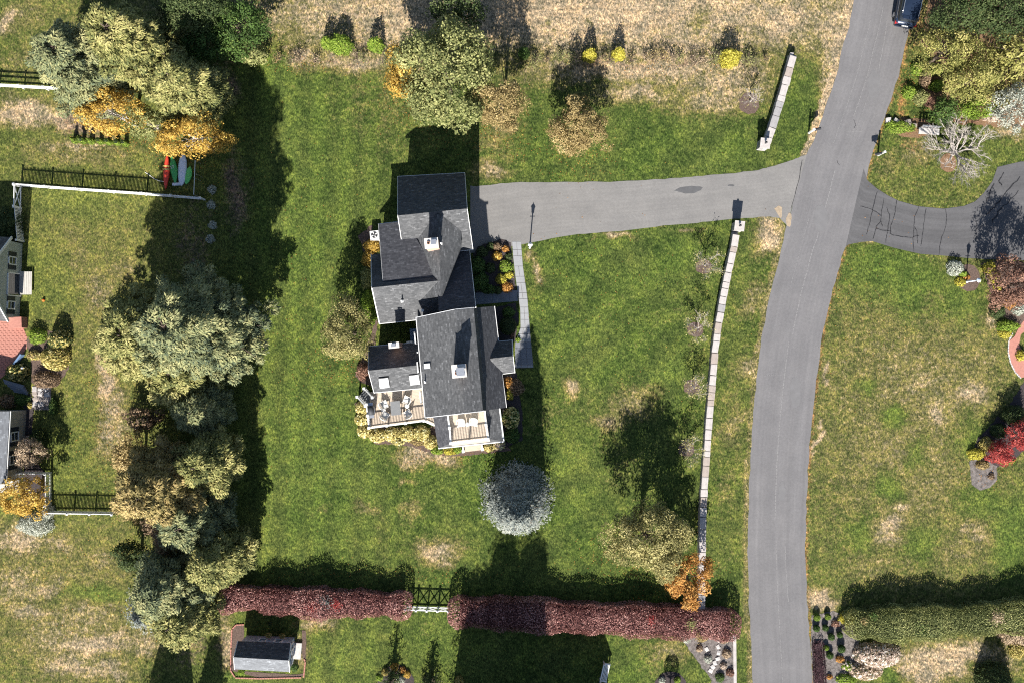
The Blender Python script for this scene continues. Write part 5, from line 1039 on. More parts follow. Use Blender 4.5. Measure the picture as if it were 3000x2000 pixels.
# ---- lower left taupe building
tb2 = thing('taupe_building', 'taupe sided building with dark shuttered windows at the lower left edge', 'house', W(40, 1310)); q = [W(78, 1200), W(66, 1398), W(-200, 1398), W(-190, 1200)]; hz = 2.9
MB().prism([(p.x, p.y) for p in q], 0, hz).build('wall', M['taupe_siding'], tb2)
roof('roof_slope', [q[0] + Vector((.12, .1, hz + .05)), q[1] + Vector((.12, -.1, hz + .05)), q[2] + Vector((0, -.1, hz + 1.6)), q[3] + Vector((0, .1, hz + 1.6))], 'shingle_light', tb2); edge_board('gutter', q[0] + Vector((.12, .1, hz)), q[1] + Vector((.12, -.1, hz)), tb2, .1, .1)
fa2 = math.atan2((q[0] - q[3]).y, (q[0] - q[3]).x)
for f in (.36, .70): p = q[0].lerp(q[1], f); win(tb2, (p.x, p.y, 1.75), fa2, .7, 1.15, True)
pch = MB().prism([(p.x, p.y) for p in (W(-60, 1402), W(62, 1404), W(60, 1440), W(-60, 1440))], 0, .4).build('porch_floor', M['greyboard'], tb2)
# ---- stone bench / birdbath group across the road
bn = thing('stone_bench', 'pale stone bench with a slatted blue grey back by the bare tree', 'bench', W(2716, 382), -.08); MB().box((0, -.18, .40), (1.7, .5, .10)).build('seat', M['stonewhite'], bn, False, True)
for k in (-1, 1): MB().box((k * .6, -.18, .18), (.2, .4, .36)).build('leg', M['granite3'], bn, False, True)
for k in range(6): MB().box((-.65 + k * .26, .12, .72), (.2, .05, .55)).build('back_slat', M['steel'], bn, False, True)
MB().box((0, .12, 1.0), (1.6, .08, .07)).build('back_rail', M['steel'], bn, False, True)
for i, (px, py, s, mt, lb) in enumerate(((2600, 354, .38, 'stonewhite', 'small white boulder at the road edge of the leafy bed'), (2622, 358, .42, 'granite', 'flat pale boulder second from the road in the leafy bed'), (2658, 362, .45, 'granite2', 'round rusty boulder in the leafy bed'), (2678, 369, .3, 'granite2', 'small rusty boulder nearest the stone bench'))):
    th = thing('boulder', lb, 'boulder', W(px, py), i, 'boulders in the leafy bed'); inst('rock', rock(rbp, s * 1.2, s, s * .7, mt, 'rock', .18), th)
# ---- white arbor seat at the bottom edge
ar = thing('garden_swing', 'white slatted garden bench standing at the edge of the big shadow', 'bench', W(1772, 1962), -.22)
for k in range(5): MB().box((-.22 + k * .11, 0, .42), (.07, 1.5, .04)).build('seat_slat', M['white'], ar, False, True)
for k in range(4): MB().box((-.30 - k * .02, 0, .58 + k * .13), (.04, 1.5, .08)).build('back_slat', M['white'], ar, False, True)
for x in (-.28, .24):
    for y_ in (-.72, .72): MB().box((x, y_, .21 if x > 0 else .5), (.07, .07, .42 if x > 0 else 1.0)).build('leg', M['white'], ar, False, True)
for y_ in (-.72, .72): MB().box((-.02, y_, .64), (.58, .08, .04)).build('armrest', M['white'], ar, False, True)
# patio odds and ends on the left
pl = thing('blue_planter_wall', 'blue grey curved planter panel on the brick patio', 'planter', W(58, 1052), .9); MB().slab([(-.6, -.1, .5), (.6, -.14, .7), (.6, .0, .7), (-.6, .04, .5)], .6).build('panel', M['bluestuff'], pl, False, True)
ch2 = thing('garden_statue', 'small white garden ornament beside the dark round shrub', 'ornament', W(74, 1077)); MB().lathe((0, 0, 0), [(.16, 0), (.12, .1), (.1, .3), (.15, .45), (.1, .6), (.02, .66)], 10).build('body', M['white'], ch2, True, True)
bl = thing('play_ball', 'small orange ball on the grass near the sage house', 'ball', W(129, 880)); MB().lathe((0, 0, 0), [(.02, 0), (.09, .03), (.12, .12), (.09, .21), (.02, .24)], 12).build('ball', M['orange'], bl, True, True)
gl = thing('gazing_ball', 'small white globe in the shade of the round shrubs', 'globe', W(190, 993)); MB().lathe((0, 0, 0), [(.05, 0), (.04, .25), (.10, .3), (.13, .42), (.09, .53), (.01, .56)], 12).build('globe', M['white'], gl, True, True)
slabs = thing('stone_steps', 'blue grey stone steps in the shade beside the dark shrub', 'steps', W(40, 1130))
for k in range(4): MB().slab([W(8 + k * 9, 1110 + k * 9, .42 - .1 * k), W(70 + k * 4, 1128 + k * 6, .42 - .1 * k), W(68 + k * 4, 1138 + k * 6, .42 - .1 * k), W(14 + k * 9, 1124 + k * 8, .42 - .1 * k)], .12).build('step', M['bluestone'], slabs)
# ---- off-frame house to the south (its shadow lies on the lawn)
oh = thing('south_house', 'house south of the frame whose roof shadow falls on the lawn', 'house', W(1650, 2200)); zr, ze = 7.0, 3.6
gx0, gx1 = W(1520, 2195), W(1790, 2195)
gable(oh, W(1535, 2235, zr - 0) * 1.0, W(1745, 2235, zr), W(1500, 2130, ze), W(1790, 2130, ze), W(1500, 2340, ze), W(1790, 2340, ze))
# ---- parked car
def car(px, py, ang, label):
    th = thing('parked_car', label, 'car', W(px, py), ang); L, Wd = 4.7, 1.88
    # stations rear (-y) to front (+y): y, half width, sill z, belt z
    ST = [(-2.35, .70, .42, .78), (-2.25, .86, .30, 1.00), (-1.7, .93, .26, 1.05), (-.6, .94, .26, 1.03), (.6, .94, .26, 1.00), (1.3, .93, .26, .98), (1.95, .90, .28, .92), (2.25, .80, .34, .80), (2.35, .62, .42, .66)]
    vs = []; fs = []
    for y, w, z0, z1 in ST: vs += [(-w * .92, y, z0), (-w, y, (z0 + z1) / 2), (-w * .96, y, z1), (-w * .8, y, z1 + .05), (0, y, z1 + .08), (w * .8, y, z1 + .05), (w * .96, y, z1), (w, y, (z0 + z1) / 2), (w * .92, y, z0)]
    n = 9
    for i in range(len(ST) - 1):
        for j in range(n): fs.append((i * n + j, i * n + (j + 1) % n, (i + 1) * n + (j + 1) % n, (i + 1) * n + j))
    fs += [tuple(range(n)), tuple(range((len(ST) - 1) * n, len(ST) * n))[::-1]]; MB().add(vs, fs).build('body', M['carpaint'], th, True, True)
    G = [(-2.12, .72, 1.08, .60, 1.10), (-1.85, .82, 1.08, .66, 1.56), (-1.2, .85, 1.08, .70, 1.68), (-.2, .86, 1.06, .71, 1.70), (.45, .85, 1.05, .68, 1.62), (1.25, .78, 1.02, .62, 1.06)]; vs = []; fs = []
    for y, wb, zb, wt, zt in G: vs += [(-wb, y, zb), (-wt, y, zt - .04), (wt, y, zt - .04), (wb, y, zb)]
    for i in range(len(G) - 1):
        for j in range(3): fs.append((i * 4 + j, i * 4 + j + 1, (i + 1) * 4 + j + 1, (i + 1) * 4 + j))
    MB().add(vs, fs).build('window_glass', M['carglass'], th, True, True)
    MB().slab([(-.66, -1.85, 1.58), (.66, -1.85, 1.58), (.70, -1.2, 1.70), (.71, -.2, 1.72), (.68, .42, 1.65), (-.68, .42, 1.65), (-.71, -.2, 1.72), (-.70, -1.2, 1.70)], .05).build('roof_panel', M['carpaint'], th, False, True)
    MB().slab([(-.5, -.35, 1.745), (.5, -.35, 1.745), (.48, .25, 1.71), (-.48, .25, 1.71)], .03).build('sunroof', M['carglass'], th, False, True)
    for k in (-1, 1):
        MB().tube([(k * .66, -1.7, 1.66), (k * .68, -1.1, 1.76), (k * .68, -.2, 1.78), (k * .65, .35, 1.72)], .025, 6).build('roof_rail', M['chrome'], th, True, True)
        MB().box((k * .76, -2.22, .86), (.26, .16, .20), 0).build('tail_light', M['taillight'], th, False, True); MB().box((k * .68, 2.22, .72), (.34, .16, .15)).build('headlight', M['chrome'], th, False, True)
        MB().box((k * 1.02, .85, 1.06), (.2, .1, .13)).build('mirror', M['carpaint'], th, False, True); MB().tube([(k * .88, -1.95, 1.09), (k * .90, -1.2, 1.10), (k * .89, .9, 1.06)], .015, 5).build('window_trim', M['chrome'], th, False, True)
        for y in (-1.42, 1.45):
            w = MB().tube([(k * .72, y, .34), (k * .94, y, .34)], .34, 20).build('wheel', M['tyre'], th, True, True); b = bpy.data.objects.new('rim', MB().tube([(k * .93, y, .34), (k * .955, y, .34)], .22, 14).mesh('rim', M['steel'])); col.objects.link(b); b.parent = w
    MB().box((0, -2.34, .56), (1.5, .12, .2)).build('rear_bumper', M['carpaint'], th, False, True); MB().box((0, -2.37, .78), (.5, .04, .13)).build('licence_plate', M['white'], th, False, True); MB().box((0, -1.95, 1.60), (1.1, .28, .04)).build('spoiler', M['carpaint'], th, False, True)
car(2655, 5, R(-11), 'dark navy estate car parked at the top of the road')
# ================================================================ TREES
# tall pines down the left side
pine('white_pine', 'tallest dark pine, its shadow running far up the left side of the lawn', 672, 965, 16.0, 4.7, 'lf_pineblue', 1, 2.0, 15, 8)
pine('white_pine', 'broad yellow green pine left of the tallest pine', 520, 985, 12.5, 4.3, 'lf_pine', 2, 1.6, 12, 8)
pine('white_pine', 'yellowing pine at the front of the left pine group, above the dark gap', 600, 1085, 9.0, 3.2, 'lf_pine', 3, 1.2, 9, 7)
pine('white_pine', 'shaggy orange tinged pine in the middle of the left tree line', 560, 1395, 12.0, 3.6, 'lf_pineold', 4, 2.0, 12, 7)
pine('white_pine', 'thin pine with a sunlit tip right of the shaggy orange pine', 668, 1330, 9.5, 2.7, 'lf_pine', 5, 2.0, 9, 7)
pine('white_pine', 'pale green pine at the low end of the left tree line', 560, 1660, 10.5, 3.2, 'lf_pineblue', 6, 1.2, 11, 7)
pine('white_pine', 'yellow green pine right of the pale green pine, touching the red hedge', 690, 1600, 9.0, 2.5, 'lf_pine', 7, 1.0, 9, 7)
conifer('blue_conifer', 'bushy blue green conifer at the bottom of the left tree line', 470, 1760, 5.6, 2.5, 'lf_spruce', None, .3, 18, 12, 8, 16, .24, .2, .6, .25, core=.6)
broadleaf('oak_tree', 'tangled brown leaved tree between the lower left pines', 505, 1545, 4.0, (2.3, 2.3, 2.6), 6, 'lf_brown', n=4200, clumps=60, cr=.26, seed=9)
broadleaf('dark_bush', 'dark green rounded bush on the lawn edge of the lower left pines', 385, 1625, 2.2, (1.5, 1.3, 2.0), 4, 'lf_dark', n=3800, clumps=50, cr=.3, seed=10, cat='bush')
broadleaf('dark_bush', 'brownish bush under the shaggy orange pine, by the short picket fence', 385, 1480, 1.6, (1.3, 1.6, 1.5), 3, 'lf_tan', n=3000, clumps=40, cr=.3, seed=11, cat='bush')
broadleaf('dark_bush', 'low tan bush at the left skirt of the tall pines', 330, 1010, 1.4, (1.5, 2.2, 1.3), 3, 'lf_limetan', n=3000, clumps=40, cr=.3, seed=12, cat='bush')
pine('white_pine', 'dim pine filling the dark gap below the tall pines', 640, 1190, 7.5, 2.4, 'lf_pineblue', 111, 1.0, 8, 7)
pine('white_pine', 'dark pine at the heart of the lower left tree line', 625, 1490, 9.5, 2.8, 'lf_pineblue', 112, 1.2, 10, 7)
pine('white_pine', 'olive pine above the bushy blue green conifer', 590, 1760, 8.5, 2.6, 'lf_pine', 113, 1.0, 9, 7)
broadleaf('tan_bush', 'tan and pink leafed bush left of the shaggy orange pine', 390, 1335, 2.6, (1.5, 2.2, 2.2), 4, 'lf_tan', n=3000, clumps=50, cr=.26, seed=114, cat='bush')
broadleaf('tan_bush', 'tan bush in the left belt below the broad pine', 420, 1225, 2.0, (1.6, 1.0, 1.6), 3, 'lf_brown', n=2200, clumps=40, cr=.28, seed=115, cat='bush')
broadleaf('dark_bush', 'black green bush in the shade of the left belt', 590, 1225, 2.2, (1.8, 1.0, 1.8), 4, 'lf_dark', n=2400, clumps=40, cr=.28, seed=116, cat='bush')
# north-west group
pine('white_pine', 'big blue green pine at the upper left, left of the gap with bare twigs', 330, 250, 11.0, 4.0, 'lf_pineblue', 13, 1.2, 12, 8)
pine('white_pine', 'big yellow green pine in the upper left group, its top nearest the picture edge', 470, 205, 12.0, 3.8, 'lf_pine', 14, 1.5, 12, 8)
pine('white_pine', 'olive pine at the right of the upper left group', 610, 310, 10.0, 3.0, 'lf_pine', 15, 1.5, 10, 7)
broadleaf('birch_tree', 'golden birch with white limbs in the upper left group', 330, 330, 5.0, (3.1, 2.2, 2.0), 8, 'lf_gold', n=5200, leaf=.15, clumps=80, cr=.20, seed=16, bark='palebark', trunk_r=.13, branches=26)
broadleaf('birch_tree', 'golden birch overhanging the kayaks', 565, 402, 5.0, (3.2, 1.9, 1.9), 8, 'lf_gold', n=6200, leaf=.15, clumps=90, cr=.20, seed=17, bark='palebark', trunk_r=.13, branches=26)
broadleaf('birch_tree', 'thin yellow green birch between the two golden birches', 430, 360, 4.2, (1.9, 1.6, 1.6), 6, 'lf_maple', n=2600, leaf=.15, clumps=45, cr=.22, seed=18, bark='palebark')
bare('dead_tree', 'bare twigs showing in the gap of the upper left pines', 520, 215, 8.0, 2.0, 'greybark', 19, 8, 4, r0=.10)
broadleaf('green_tree', 'dark green leafy tree at the top edge right of the upper left pines', 700, 85, 3.0, (2.7, 2.5, 2.6), 6, 'lf_green', n=7500, clumps=90, cr=.25, seed=20)
broadleaf('green_tree', 'dark green leafy tree at the very top between the pines', 560, 30, 4.5, (3.3, 2.4, 3.2), 8, 'lf_dark', n=7500, clumps=90, cr=.25, seed=21)
broadleaf('green_tree', 'dim green tree half hidden in the shade of the upper left pines', 600, 130, 2.8, (2.0, 1.8, 2.2), 5, 'lf_green', n=4500, clumps=60, cr=.26, seed=22)
broadleaf('green_tree', 'yellowish green bush at the corner of the field by the lawn', 745, 160, 1.0, (1.3, .9, 1.0), 2, 'lf_maple', n=1500, clumps=30, cr=.3, seed=23, cat='bush')
# north centre
broadleaf('maple_tree', 'large yellow green maple with a golden side behind the garage', 1308, 218, 6.0, (4.0, 4.6, 4.0), 10, 'lf_maple', n=24000, leaf=.2, clumps=150, cr=.19, seed=24, hollow=.5, lw=.7)
broadleaf('maple_tree', 'golden maple limb at the left of the large yellow green maple', 1183, 210, 6.4, (1.5, 2.3, 1.6), 8, 'lf_gold', n=2600, leaf=.17, clumps=40, cr=.28, seed=25)
broadleaf('maple_tree', 'tan speckled small tree right of the large maple', 1468, 312, 5.0, (2.1, 2.0, 3.6), 9, 'lf_tan', n=7000, leaf=.13, clumps=90, cr=.22, seed=26, dens=3000)
broadleaf('young_maple', 'round tan tree alone on the lawn above the driveway', 1697, 372, 3.2, (2.65, 2.5, 2.3), 6, 'lf_tan', n=8500, leaf=.13, clumps=120, cr=.19, seed=27, hollow=.4, dens=2600)
broadleaf('dark_tree', 'tall dark tree at the top edge behind the large maple', 1345, 25, 5.0, (2.2, 1.8, 3.4), 9, 'lf_dark', n=5200, clumps=60, cr=.26, seed=28)
# around the house
broadleaf('golden_tree', 'sparse golden tree against the west wall of the house', 1018, 975, 3.6, (2.4, 2.7, 2.6), 6.5, 'lf_limetan', n=11000, leaf=.13, clumps=100, cr=.21, seed=30, hollow=.35, dens=2400)
conifer('blue_spruce', 'round silvery blue spruce on the lawn south of the house', 1513, 1452, 10.8, 3.0, 'lf_spruce', None, .3, 40, 17, 31, 26, .24, .22, .62, .16, core=.78)
broadleaf('yellow_tree', 'wide thinning yellow tree near the south end of the stone wall', 1900, 1575, 4.6, (3.8, 3.2, 2.9), 8, 'lf_limetan', n=15000, leaf=.14, clumps=170, cr=.17, seed=32, hollow=.4, dens=2200, branches=34, trunk_r=.2)
broadleaf('orange_tree', 'small orange tree leaning over the stone wall', 2012, 1690, 3.6, (2.3, 2.5, 2.0), 6, 'lf_orange', n=4200, leaf=.16, clumps=70, cr=.19, seed=33, hollow=.4, branches=26)
YT = [(2063, 778, 3.6, 'young bare-topped tree in a mulch ring, nearest the driveway'), (2038, 962, 3.7, 'young tree in a mulch ring, second from the driveway'), (2028, 1130, 3.5, 'young tree in a mulch ring, third from the driveway'), (2012, 1312, 3.3, 'young tree in a mulch ring, southernmost along the wall'), (2196, 300, 3.2, 'young tree in a mulch ring north of the driveway by the short wall')]
for i, (px, py, h_, lb) in enumerate(YT):
    bare('young_tree', lb, px, py, h_, .85, 'greybark', 40 + i, 7, 4, 'young trees in mulch rings', 'young tree', .045, .25, 'lf_limetan', 520 if i < 4 else 160, .11, .3)
    patch('mulch_ring', circ(px - 1, py + 4, 24 if i < 4 else 30, 22 if i < 4 else 32), .014, 'mulch', None, ['ring of mulch under the young tree nearest the driveway', 'ring of mulch under the second young tree', 'ring of mulch under the third young tree', 'ring of mulch under the southernmost young tree', 'ring of mulch under the young tree by the short wall'][i], jag=2)
# east side across the road
broadleaf('yellow_maple', 'yellow green maple across the road, the upper of the bright pair', 2775, 150, 3.4, (2.9, 2.3, 2.4), 7, 'lf_yg', n=7500, leaf=.15, clumps=90, cr=.22, seed=50)
broadleaf('yellow_maple', 'round olive yellow maple across the road, the lower of the bright pair', 2850, 232, 3.8, (2.4, 2.1, 2.0), 7, 'lf_yg', n=7500, leaf=.14, clumps=80, cr=.22, seed=51, lump=.1)
conifer('cedar_tree', 'feathery yellow green conifer at the upper right edge', 2945, 190, 9.5, 3.3, 'lf_yg', None, .5, 24, 11, 52, 18, .3, .35, .7, .2)
broadleaf('dark_tree', 'large dark green tree in the upper right corner above the bright maples', 2832, 38, 4.6, (2.9, 2.2, 3.2), 8, 'lf_dark', n=8000, clumps=90, cr=.25, seed=53)
broadleaf('dark_tree', 'dark tree at the top right corner edge', 2955, 30, 5.0, (2.5, 2.2, 3.2), 8, 'lf_dark', n=5200, clumps=70, cr=.25, seed=54)
broadleaf('pale_tree', 'pale cream leaved small tree at the right edge below the feathery conifer', 2970, 315, 2.6, (1.8, 2.0, 2.2), 5, 'lf_silver', n=5200, leaf=.13, clumps=70, cr=.24, seed=55)
broadleaf('dark_bush', 'dark green rounded bush behind the stone bench', 2765, 325, 1.5, (1.1, 1.3, 1.5), 3, 'lf_green', n=3600, leaf=.13, clumps=50, cr=.28, seed=56, cat='bush')
broadleaf('yellow_bush', 'yellow green bush between the dark bush and the pale tree', 2860, 322, 1.0, (1.8, 1.0, 1.0), 2, 'lf_lime', n=3000, leaf=.13, clumps=50, cr=.28, seed=57, cat='bush')
bare('bare_tree', 'spreading leafless silvery tree on the island across the road', 2790, 452, 5.2, 3.0, 'greybark', 58, 13, 5, None, 'tree', .15, .62, None, 0, .1, .10)
broadleaf('burgundy_tree', 'burgundy brown tree at the right edge below the dark driveway', 2972, 830, 3.2, (2.6, 2.2, 2.5), 6, 'lf_burgundy', n=8500, leaf=.15, clumps=90, cr=.22, seed=59)
broadleaf('red_maple', 'bright red Japanese maple at the right edge of the lawn, the lower clump', 2930, 1325, 1.3, (1.25, 1.1, 1.2), 2.6, 'lf_red', n=3600, leaf=.12, clumps=60, cr=.26, seed=60, cat='maple')
broadleaf('red_maple', 'bright red Japanese maple at the right edge of the lawn, the upper clump', 2985, 1272, 1.6, (1.3, 1.3, 1.3), 3, 'lf_red', n=3600, leaf=.12, clumps=60, cr=.26, seed=61, cat='maple')
# left edge
broadleaf('pink_tree', 'pinkish tan small tree beside the taupe building', 90, 1325, 2.4, (1.4, 1.2, 1.5), 4, 'lf_dry', n=3600, leaf=.12, clumps=60, cr=.24, seed=62)
broadleaf('yellow_tree', 'yellow leaved tree at the lower left above the silver shrub', 70, 1455, 3.0, (2.4, 1.9, 2.2), 5, 'lf_gold', n=5200, leaf=.15, clumps=80, cr=.2, seed=63)
# trees just outside the frame that throw shadows into it
conifer('edge_conifer', 'tall conifer below the bottom edge, its shadow on the lower left lawn', 480, 2250, 9.8, 3.6, 'lf_dark', None, .5, 26, 12, 64, 15, .3, .2, .5, .25, core=.75)
conifer('edge_conifer', 'second conifer below the bottom edge beside the shed path', 600, 2240, 9.0, 2.6, 'lf_dark', None, .5, 24, 11, 65, 13, .3, .2, .6, .25, core=.6)
for i, (bx, hh, lb) in enumerate(((1378, 10.0, 'left of the three'), (1440, 12.4, 'tallest, the middle of three'), (1522, 12.2, 'right of the three'))): conifer('edge_conifer', 'dark spruce at the bottom edge below the shaded hedge, ' + lb, bx, 2118, hh, 2.2, 'lf_dark', None, 1.6 + i, 30, 13, 66 + i, 17, .28, .2, .28, .2, core=.8)
conifer('small_conifer', 'thin small evergreen in the round bottom bed', 1152, 1975, 3.3, .85, 'lf_dark', None, .2, 12, 8, 68, 9, .2, -.1, .6, .3, gap=.25)
conifer('small_conifer', 'thin small evergreen right of the round bottom bed', 1262, 1990, 2.7, .95, 'lf_dark', None, .2, 12, 8, 69, 9, .2, -.1, .6, .3, gap=.2)
# ================================================================ HEDGES
hedge('red_hedge', 'red brown clipped hedge left of the white gate fence', [(668, 1742), (760, 1744), (860, 1752), (942, 1757), (1060, 1758), (1188, 1764)], 2.15, 1.75, 'lf_redhedge', 'red hedges along the lower lawn', .13, 250, 1, .2, spots=[(950, 1762, .45, 'lf_spruce'), (915, 1780, .5, 'lf_red'), (985, 1770, .4, 'lf_red')])
hedge('red_hedge', 'long red brown clipped hedge right of the white gate fence', [(1340, 1782), (1500, 1786), (1700, 1798), (1900, 1806), (2136, 1820)], 2.5, 1.85, 'lf_redhedge', 'red hedges along the lower lawn', .13, 250, 2, .12, spots=[(1908, 1815, .35, 'lf_red'), (2025, 1830, .4, 'lf_maple'), (2050, 1868, .35, 'lf_tan')])
hedge('green_hedge', 'green clipped hedge running to the right edge at the bottom', [(2490, 1817), (2650, 1813), (2800, 1806), (2930, 1797), (3060, 1788)], 2.6, 1.75, 'lf_maple', None, .13, 330, 3, .16, spots=[(2530, 1820, .3, 'lf_tan'), (2560, 1805, .3, 'lf_green'), (2920, 1810, .5, 'lf_dry'), (2700, 1840, .5, 'lf_green')])
hedge('purple_hedge', 'low dark purple border along the road at the bottom right', [(2394, 1880), (2398, 1950), (2402, 2040)], .95, .5, 'lf_purple', None, .09, 320, 4, .08)
# ================================================================ SHRUBS
G1 = 'plants round the deck and porch'
SH = [
 (1062, 1195, (.62, .62, .75), 'lf_hydrangea', 'yellow hydrangea at the west foot of the deck, nearest the stairs', G1), (1060, 1228, (.62, .6, .75), 'lf_hydrangea', 'yellow hydrangea at the west foot of the deck, middle one', G1), (1068, 1262, (.65, .6, .7), 'lf_hydrangea', 'yellow hydrangea at the south west corner of the deck', G1),
 (1105, 1275, (.75, .6, .8), 'lf_hydrangea', 'yellow green hydrangea under the deck railing, first from the west corner', G1), (1148, 1272, (.75, .62, .8), 'lf_hydrangea', 'yellow green hydrangea under the deck railing, second from the west corner', G1), (1192, 1270, (.75, .65, .85), 'lf_hydrangea', 'cream hydrangea under the deck railing, third from the west corner', G1), (1235, 1270, (.75, .7, .9), 'lf_hydrangea', 'cream hydrangea under the east end of the deck railing', G1),
 (1165, 1290, (.6, .4, .5), 'lf_limetan', 'low tan plant in front of the deck hydrangeas', G1), (1225, 1292, (.7, .4, .5), 'lf_tan', 'low tan plant between deck and porch at the dry patch', G1), (1262, 1295, (.6, .6, .8), 'lf_hydrangea', 'yellow hydrangea in the corner where deck meets porch', G1), (1280, 1318, (.55, .4, .6), 'lf_lime', 'yellow green clump at the south west corner of the porch', G1), (1318, 1320, (.6, .38, .6), 'lf_yellow', 'yellow clump left of the porch steps', G1), (1340, 1316, (.45, .35, .6), 'lf_lime', 'green yellow clump touching the porch steps on the left', G1),
 (1432, 1310, (.5, .38, .6), 'lf_hydrangea', 'cream flowering clump right of the porch steps', G1), (1462, 1302, (.5, .45, .7), 'lf_bloom', 'cream flowering clump at the south east corner of the porch', G1), (1497, 1225, (.7, .95, 1.2), 'lf_green', 'dark green bush with white flowers on the east side of the porch', G1), (1500, 1275, (.7, .7, 1.0), 'lf_green', 'dark green bush at the south east corner of the porch', G1), (1490, 1120, (.45, .5, .6), 'lf_orange', 'orange plant below the entry gable', G1), (1512, 1135, (.68, .72, .8), 'lf_brown', 'brown rounded bush below the entry gable', G1), (1494, 1152, (.32, .6, .6), 'lf_yellow', 'yellow plant between the brown bush and the house', G1),
 (1088, 720, (.72, .6, .9), 'lf_gold', 'golden bush at the west wall beside the air conditioner', None), (1082, 758, (.65, .8, .9), 'lf_gold', 'golden bush at the west wall, second below the air conditioner', None), (1075, 815, (.6, 1.0, .9), 'lf_maple', 'olive bush at the west wall below the golden bushes', None), (1080, 880, (.7, .9, 1.0), 'lf_lime', 'yellow green bush at the west wall above the golden tree', None), (1088, 925, (.5, .7, .8), 'lf_lime', 'yellow green bush at the west wall right of the golden tree', None), (1062, 1088, (.55, .75, .9), 'lf_burgundy', 'rusty red oval bush at the corner of the skylight wing', None),
 (1413, 738, (.5, .45, .8), 'lf_dark', 'dark bush nearest the garage in the front bed', None), (1437, 722, (.35, .35, .6), 'lf_dark', 'small dim bush in the front bed near the driveway', None), (1456, 722, (.42, .35, .6), 'lf_brown', 'dim brown bush in the front bed near the driveway', None), (1481, 729, (.33, .3, .5), 'lf_orange', 'bright orange clump in the front bed corner by the driveway', None), (1456, 750, (.42, .42, .6), 'lf_gold', 'orange yellow clump in the middle of the front bed', None), (1490, 752, (.3, .35, .5), 'lf_dark', 'dark clump beside the slate walkway', None),
 (1482, 780, (.6, .55, .6), 'lf_lime', 'yellow green clump beside the slate walkway', None), (1492, 806, (.4, .33, .5), 'lf_yellow', 'bright yellow clump beside the slate walkway', None), (1468, 818, (.5, .45, .55), 'lf_yellow', 'yellow clump in the lower front bed', None), (1486, 842, (.5, .45, .5), 'lf_orange', 'orange tan clump at the low corner of the front bed', None), (1400, 778, (.65, .8, 1.1), 'lf_green', 'green rhododendron under the east gutter, upper one', None), (1408, 825, (.75, .8, 1.1), 'lf_green', 'green rhododendron under the east gutter, lower one', None), (1436, 785, (.45, .45, .7), 'lf_dark', 'dark bush in the middle of the front bed', None), (1432, 848, (.7, .4, .8), 'lf_green', 'green bush at the low edge of the front bed', None), (1458, 850, (.4, .35, .6), 'lf_dark', 'dark bush beside the side path', None),
 (1490, 915, (.55, .45, 1.0), 'lf_green', 'shaded green bush above the clipped square bush by the entry', None), (1518, 994, (.2, .25, .3), 'lf_lime', 'bright green tuft beside the slate walkway at the entry', None), (1501, 980, (.16, .3, .35), 'lf_burgundy', 'small reddish plant by the entry gable', None),
]
for (px, py, r_, lm, lb, g) in SH: shrub('garden_shrub', lb, px, py, r_, lm, g, bloom='lf_cream' if 'flower' in lb or 'hydrangea' in lb else None, leaf=.11)
ball('clipped_bush', 'square clipped dark bush beside the entry gable', 1488, 955, .75, 1.5, 'lf_dark', None)
# field row: yellow leaved shrubs and bare stems
FR = [(958, 125, .55, 'lf_lime', 'narrow yellow green shrub at the left end of the field row'), (998, 128, 1.0, 'lf_lime', 'wide green shrub in the field row, the widest left of the big maple'), (1100, 130, .7, 'lf_lime', 'green shrub in the field row between the widest shrub and the maple'), (1535, 155, .5, 'lf_green', 'dark green shrub in the field row at the right edge of the maple shadow'), (1728, 160, .62, 'lf_yellow', 'bright yellow shrub in the field row above the round tan tree'), (1812, 158, .6, 'lf_yellow', 'bright yellow shrub in the field row, right of the one above the tan tree'), (2140, 168, .95, 'lf_yellow', 'largest bright yellow shrub near the right end of the field row')]
for px, py, r_, lm, lb in FR: shrub('field_shrub', lb, px, py, (r_, r_ * .8, 2.0), lm, 'leafy shrubs in the field row', leaf=.12, stems=8)
rr = random.Random(77); BX = [815, 850, 885, 925, 1045, 1070, 1135, 1165, 1190, 1570, 1605, 1635, 1668, 1695, 1765, 1790, 1850, 1885, 1915, 1940, 1970, 1995, 2025, 2055, 2085, 2105, 2180, 2205, 2235]
for i, x in enumerate(BX):
    bare('stem_clump', 'clump of thin bare upright stems, ' + ORD[i] + ' from the left in the field row', x + rr.uniform(-6, 6), 178 + rr.uniform(-7, 7), rr.uniform(1.7, 2.7), .5, 'bark', 100 + i, rr.randint(9, 13), 3, 'bare stem clumps in the field row', 'stems', .034, .05, rr.choice(('lf_dry', 'lf_tan', 'lf_maple')), rr.randint(60, 200), .10, .04, 1.3)
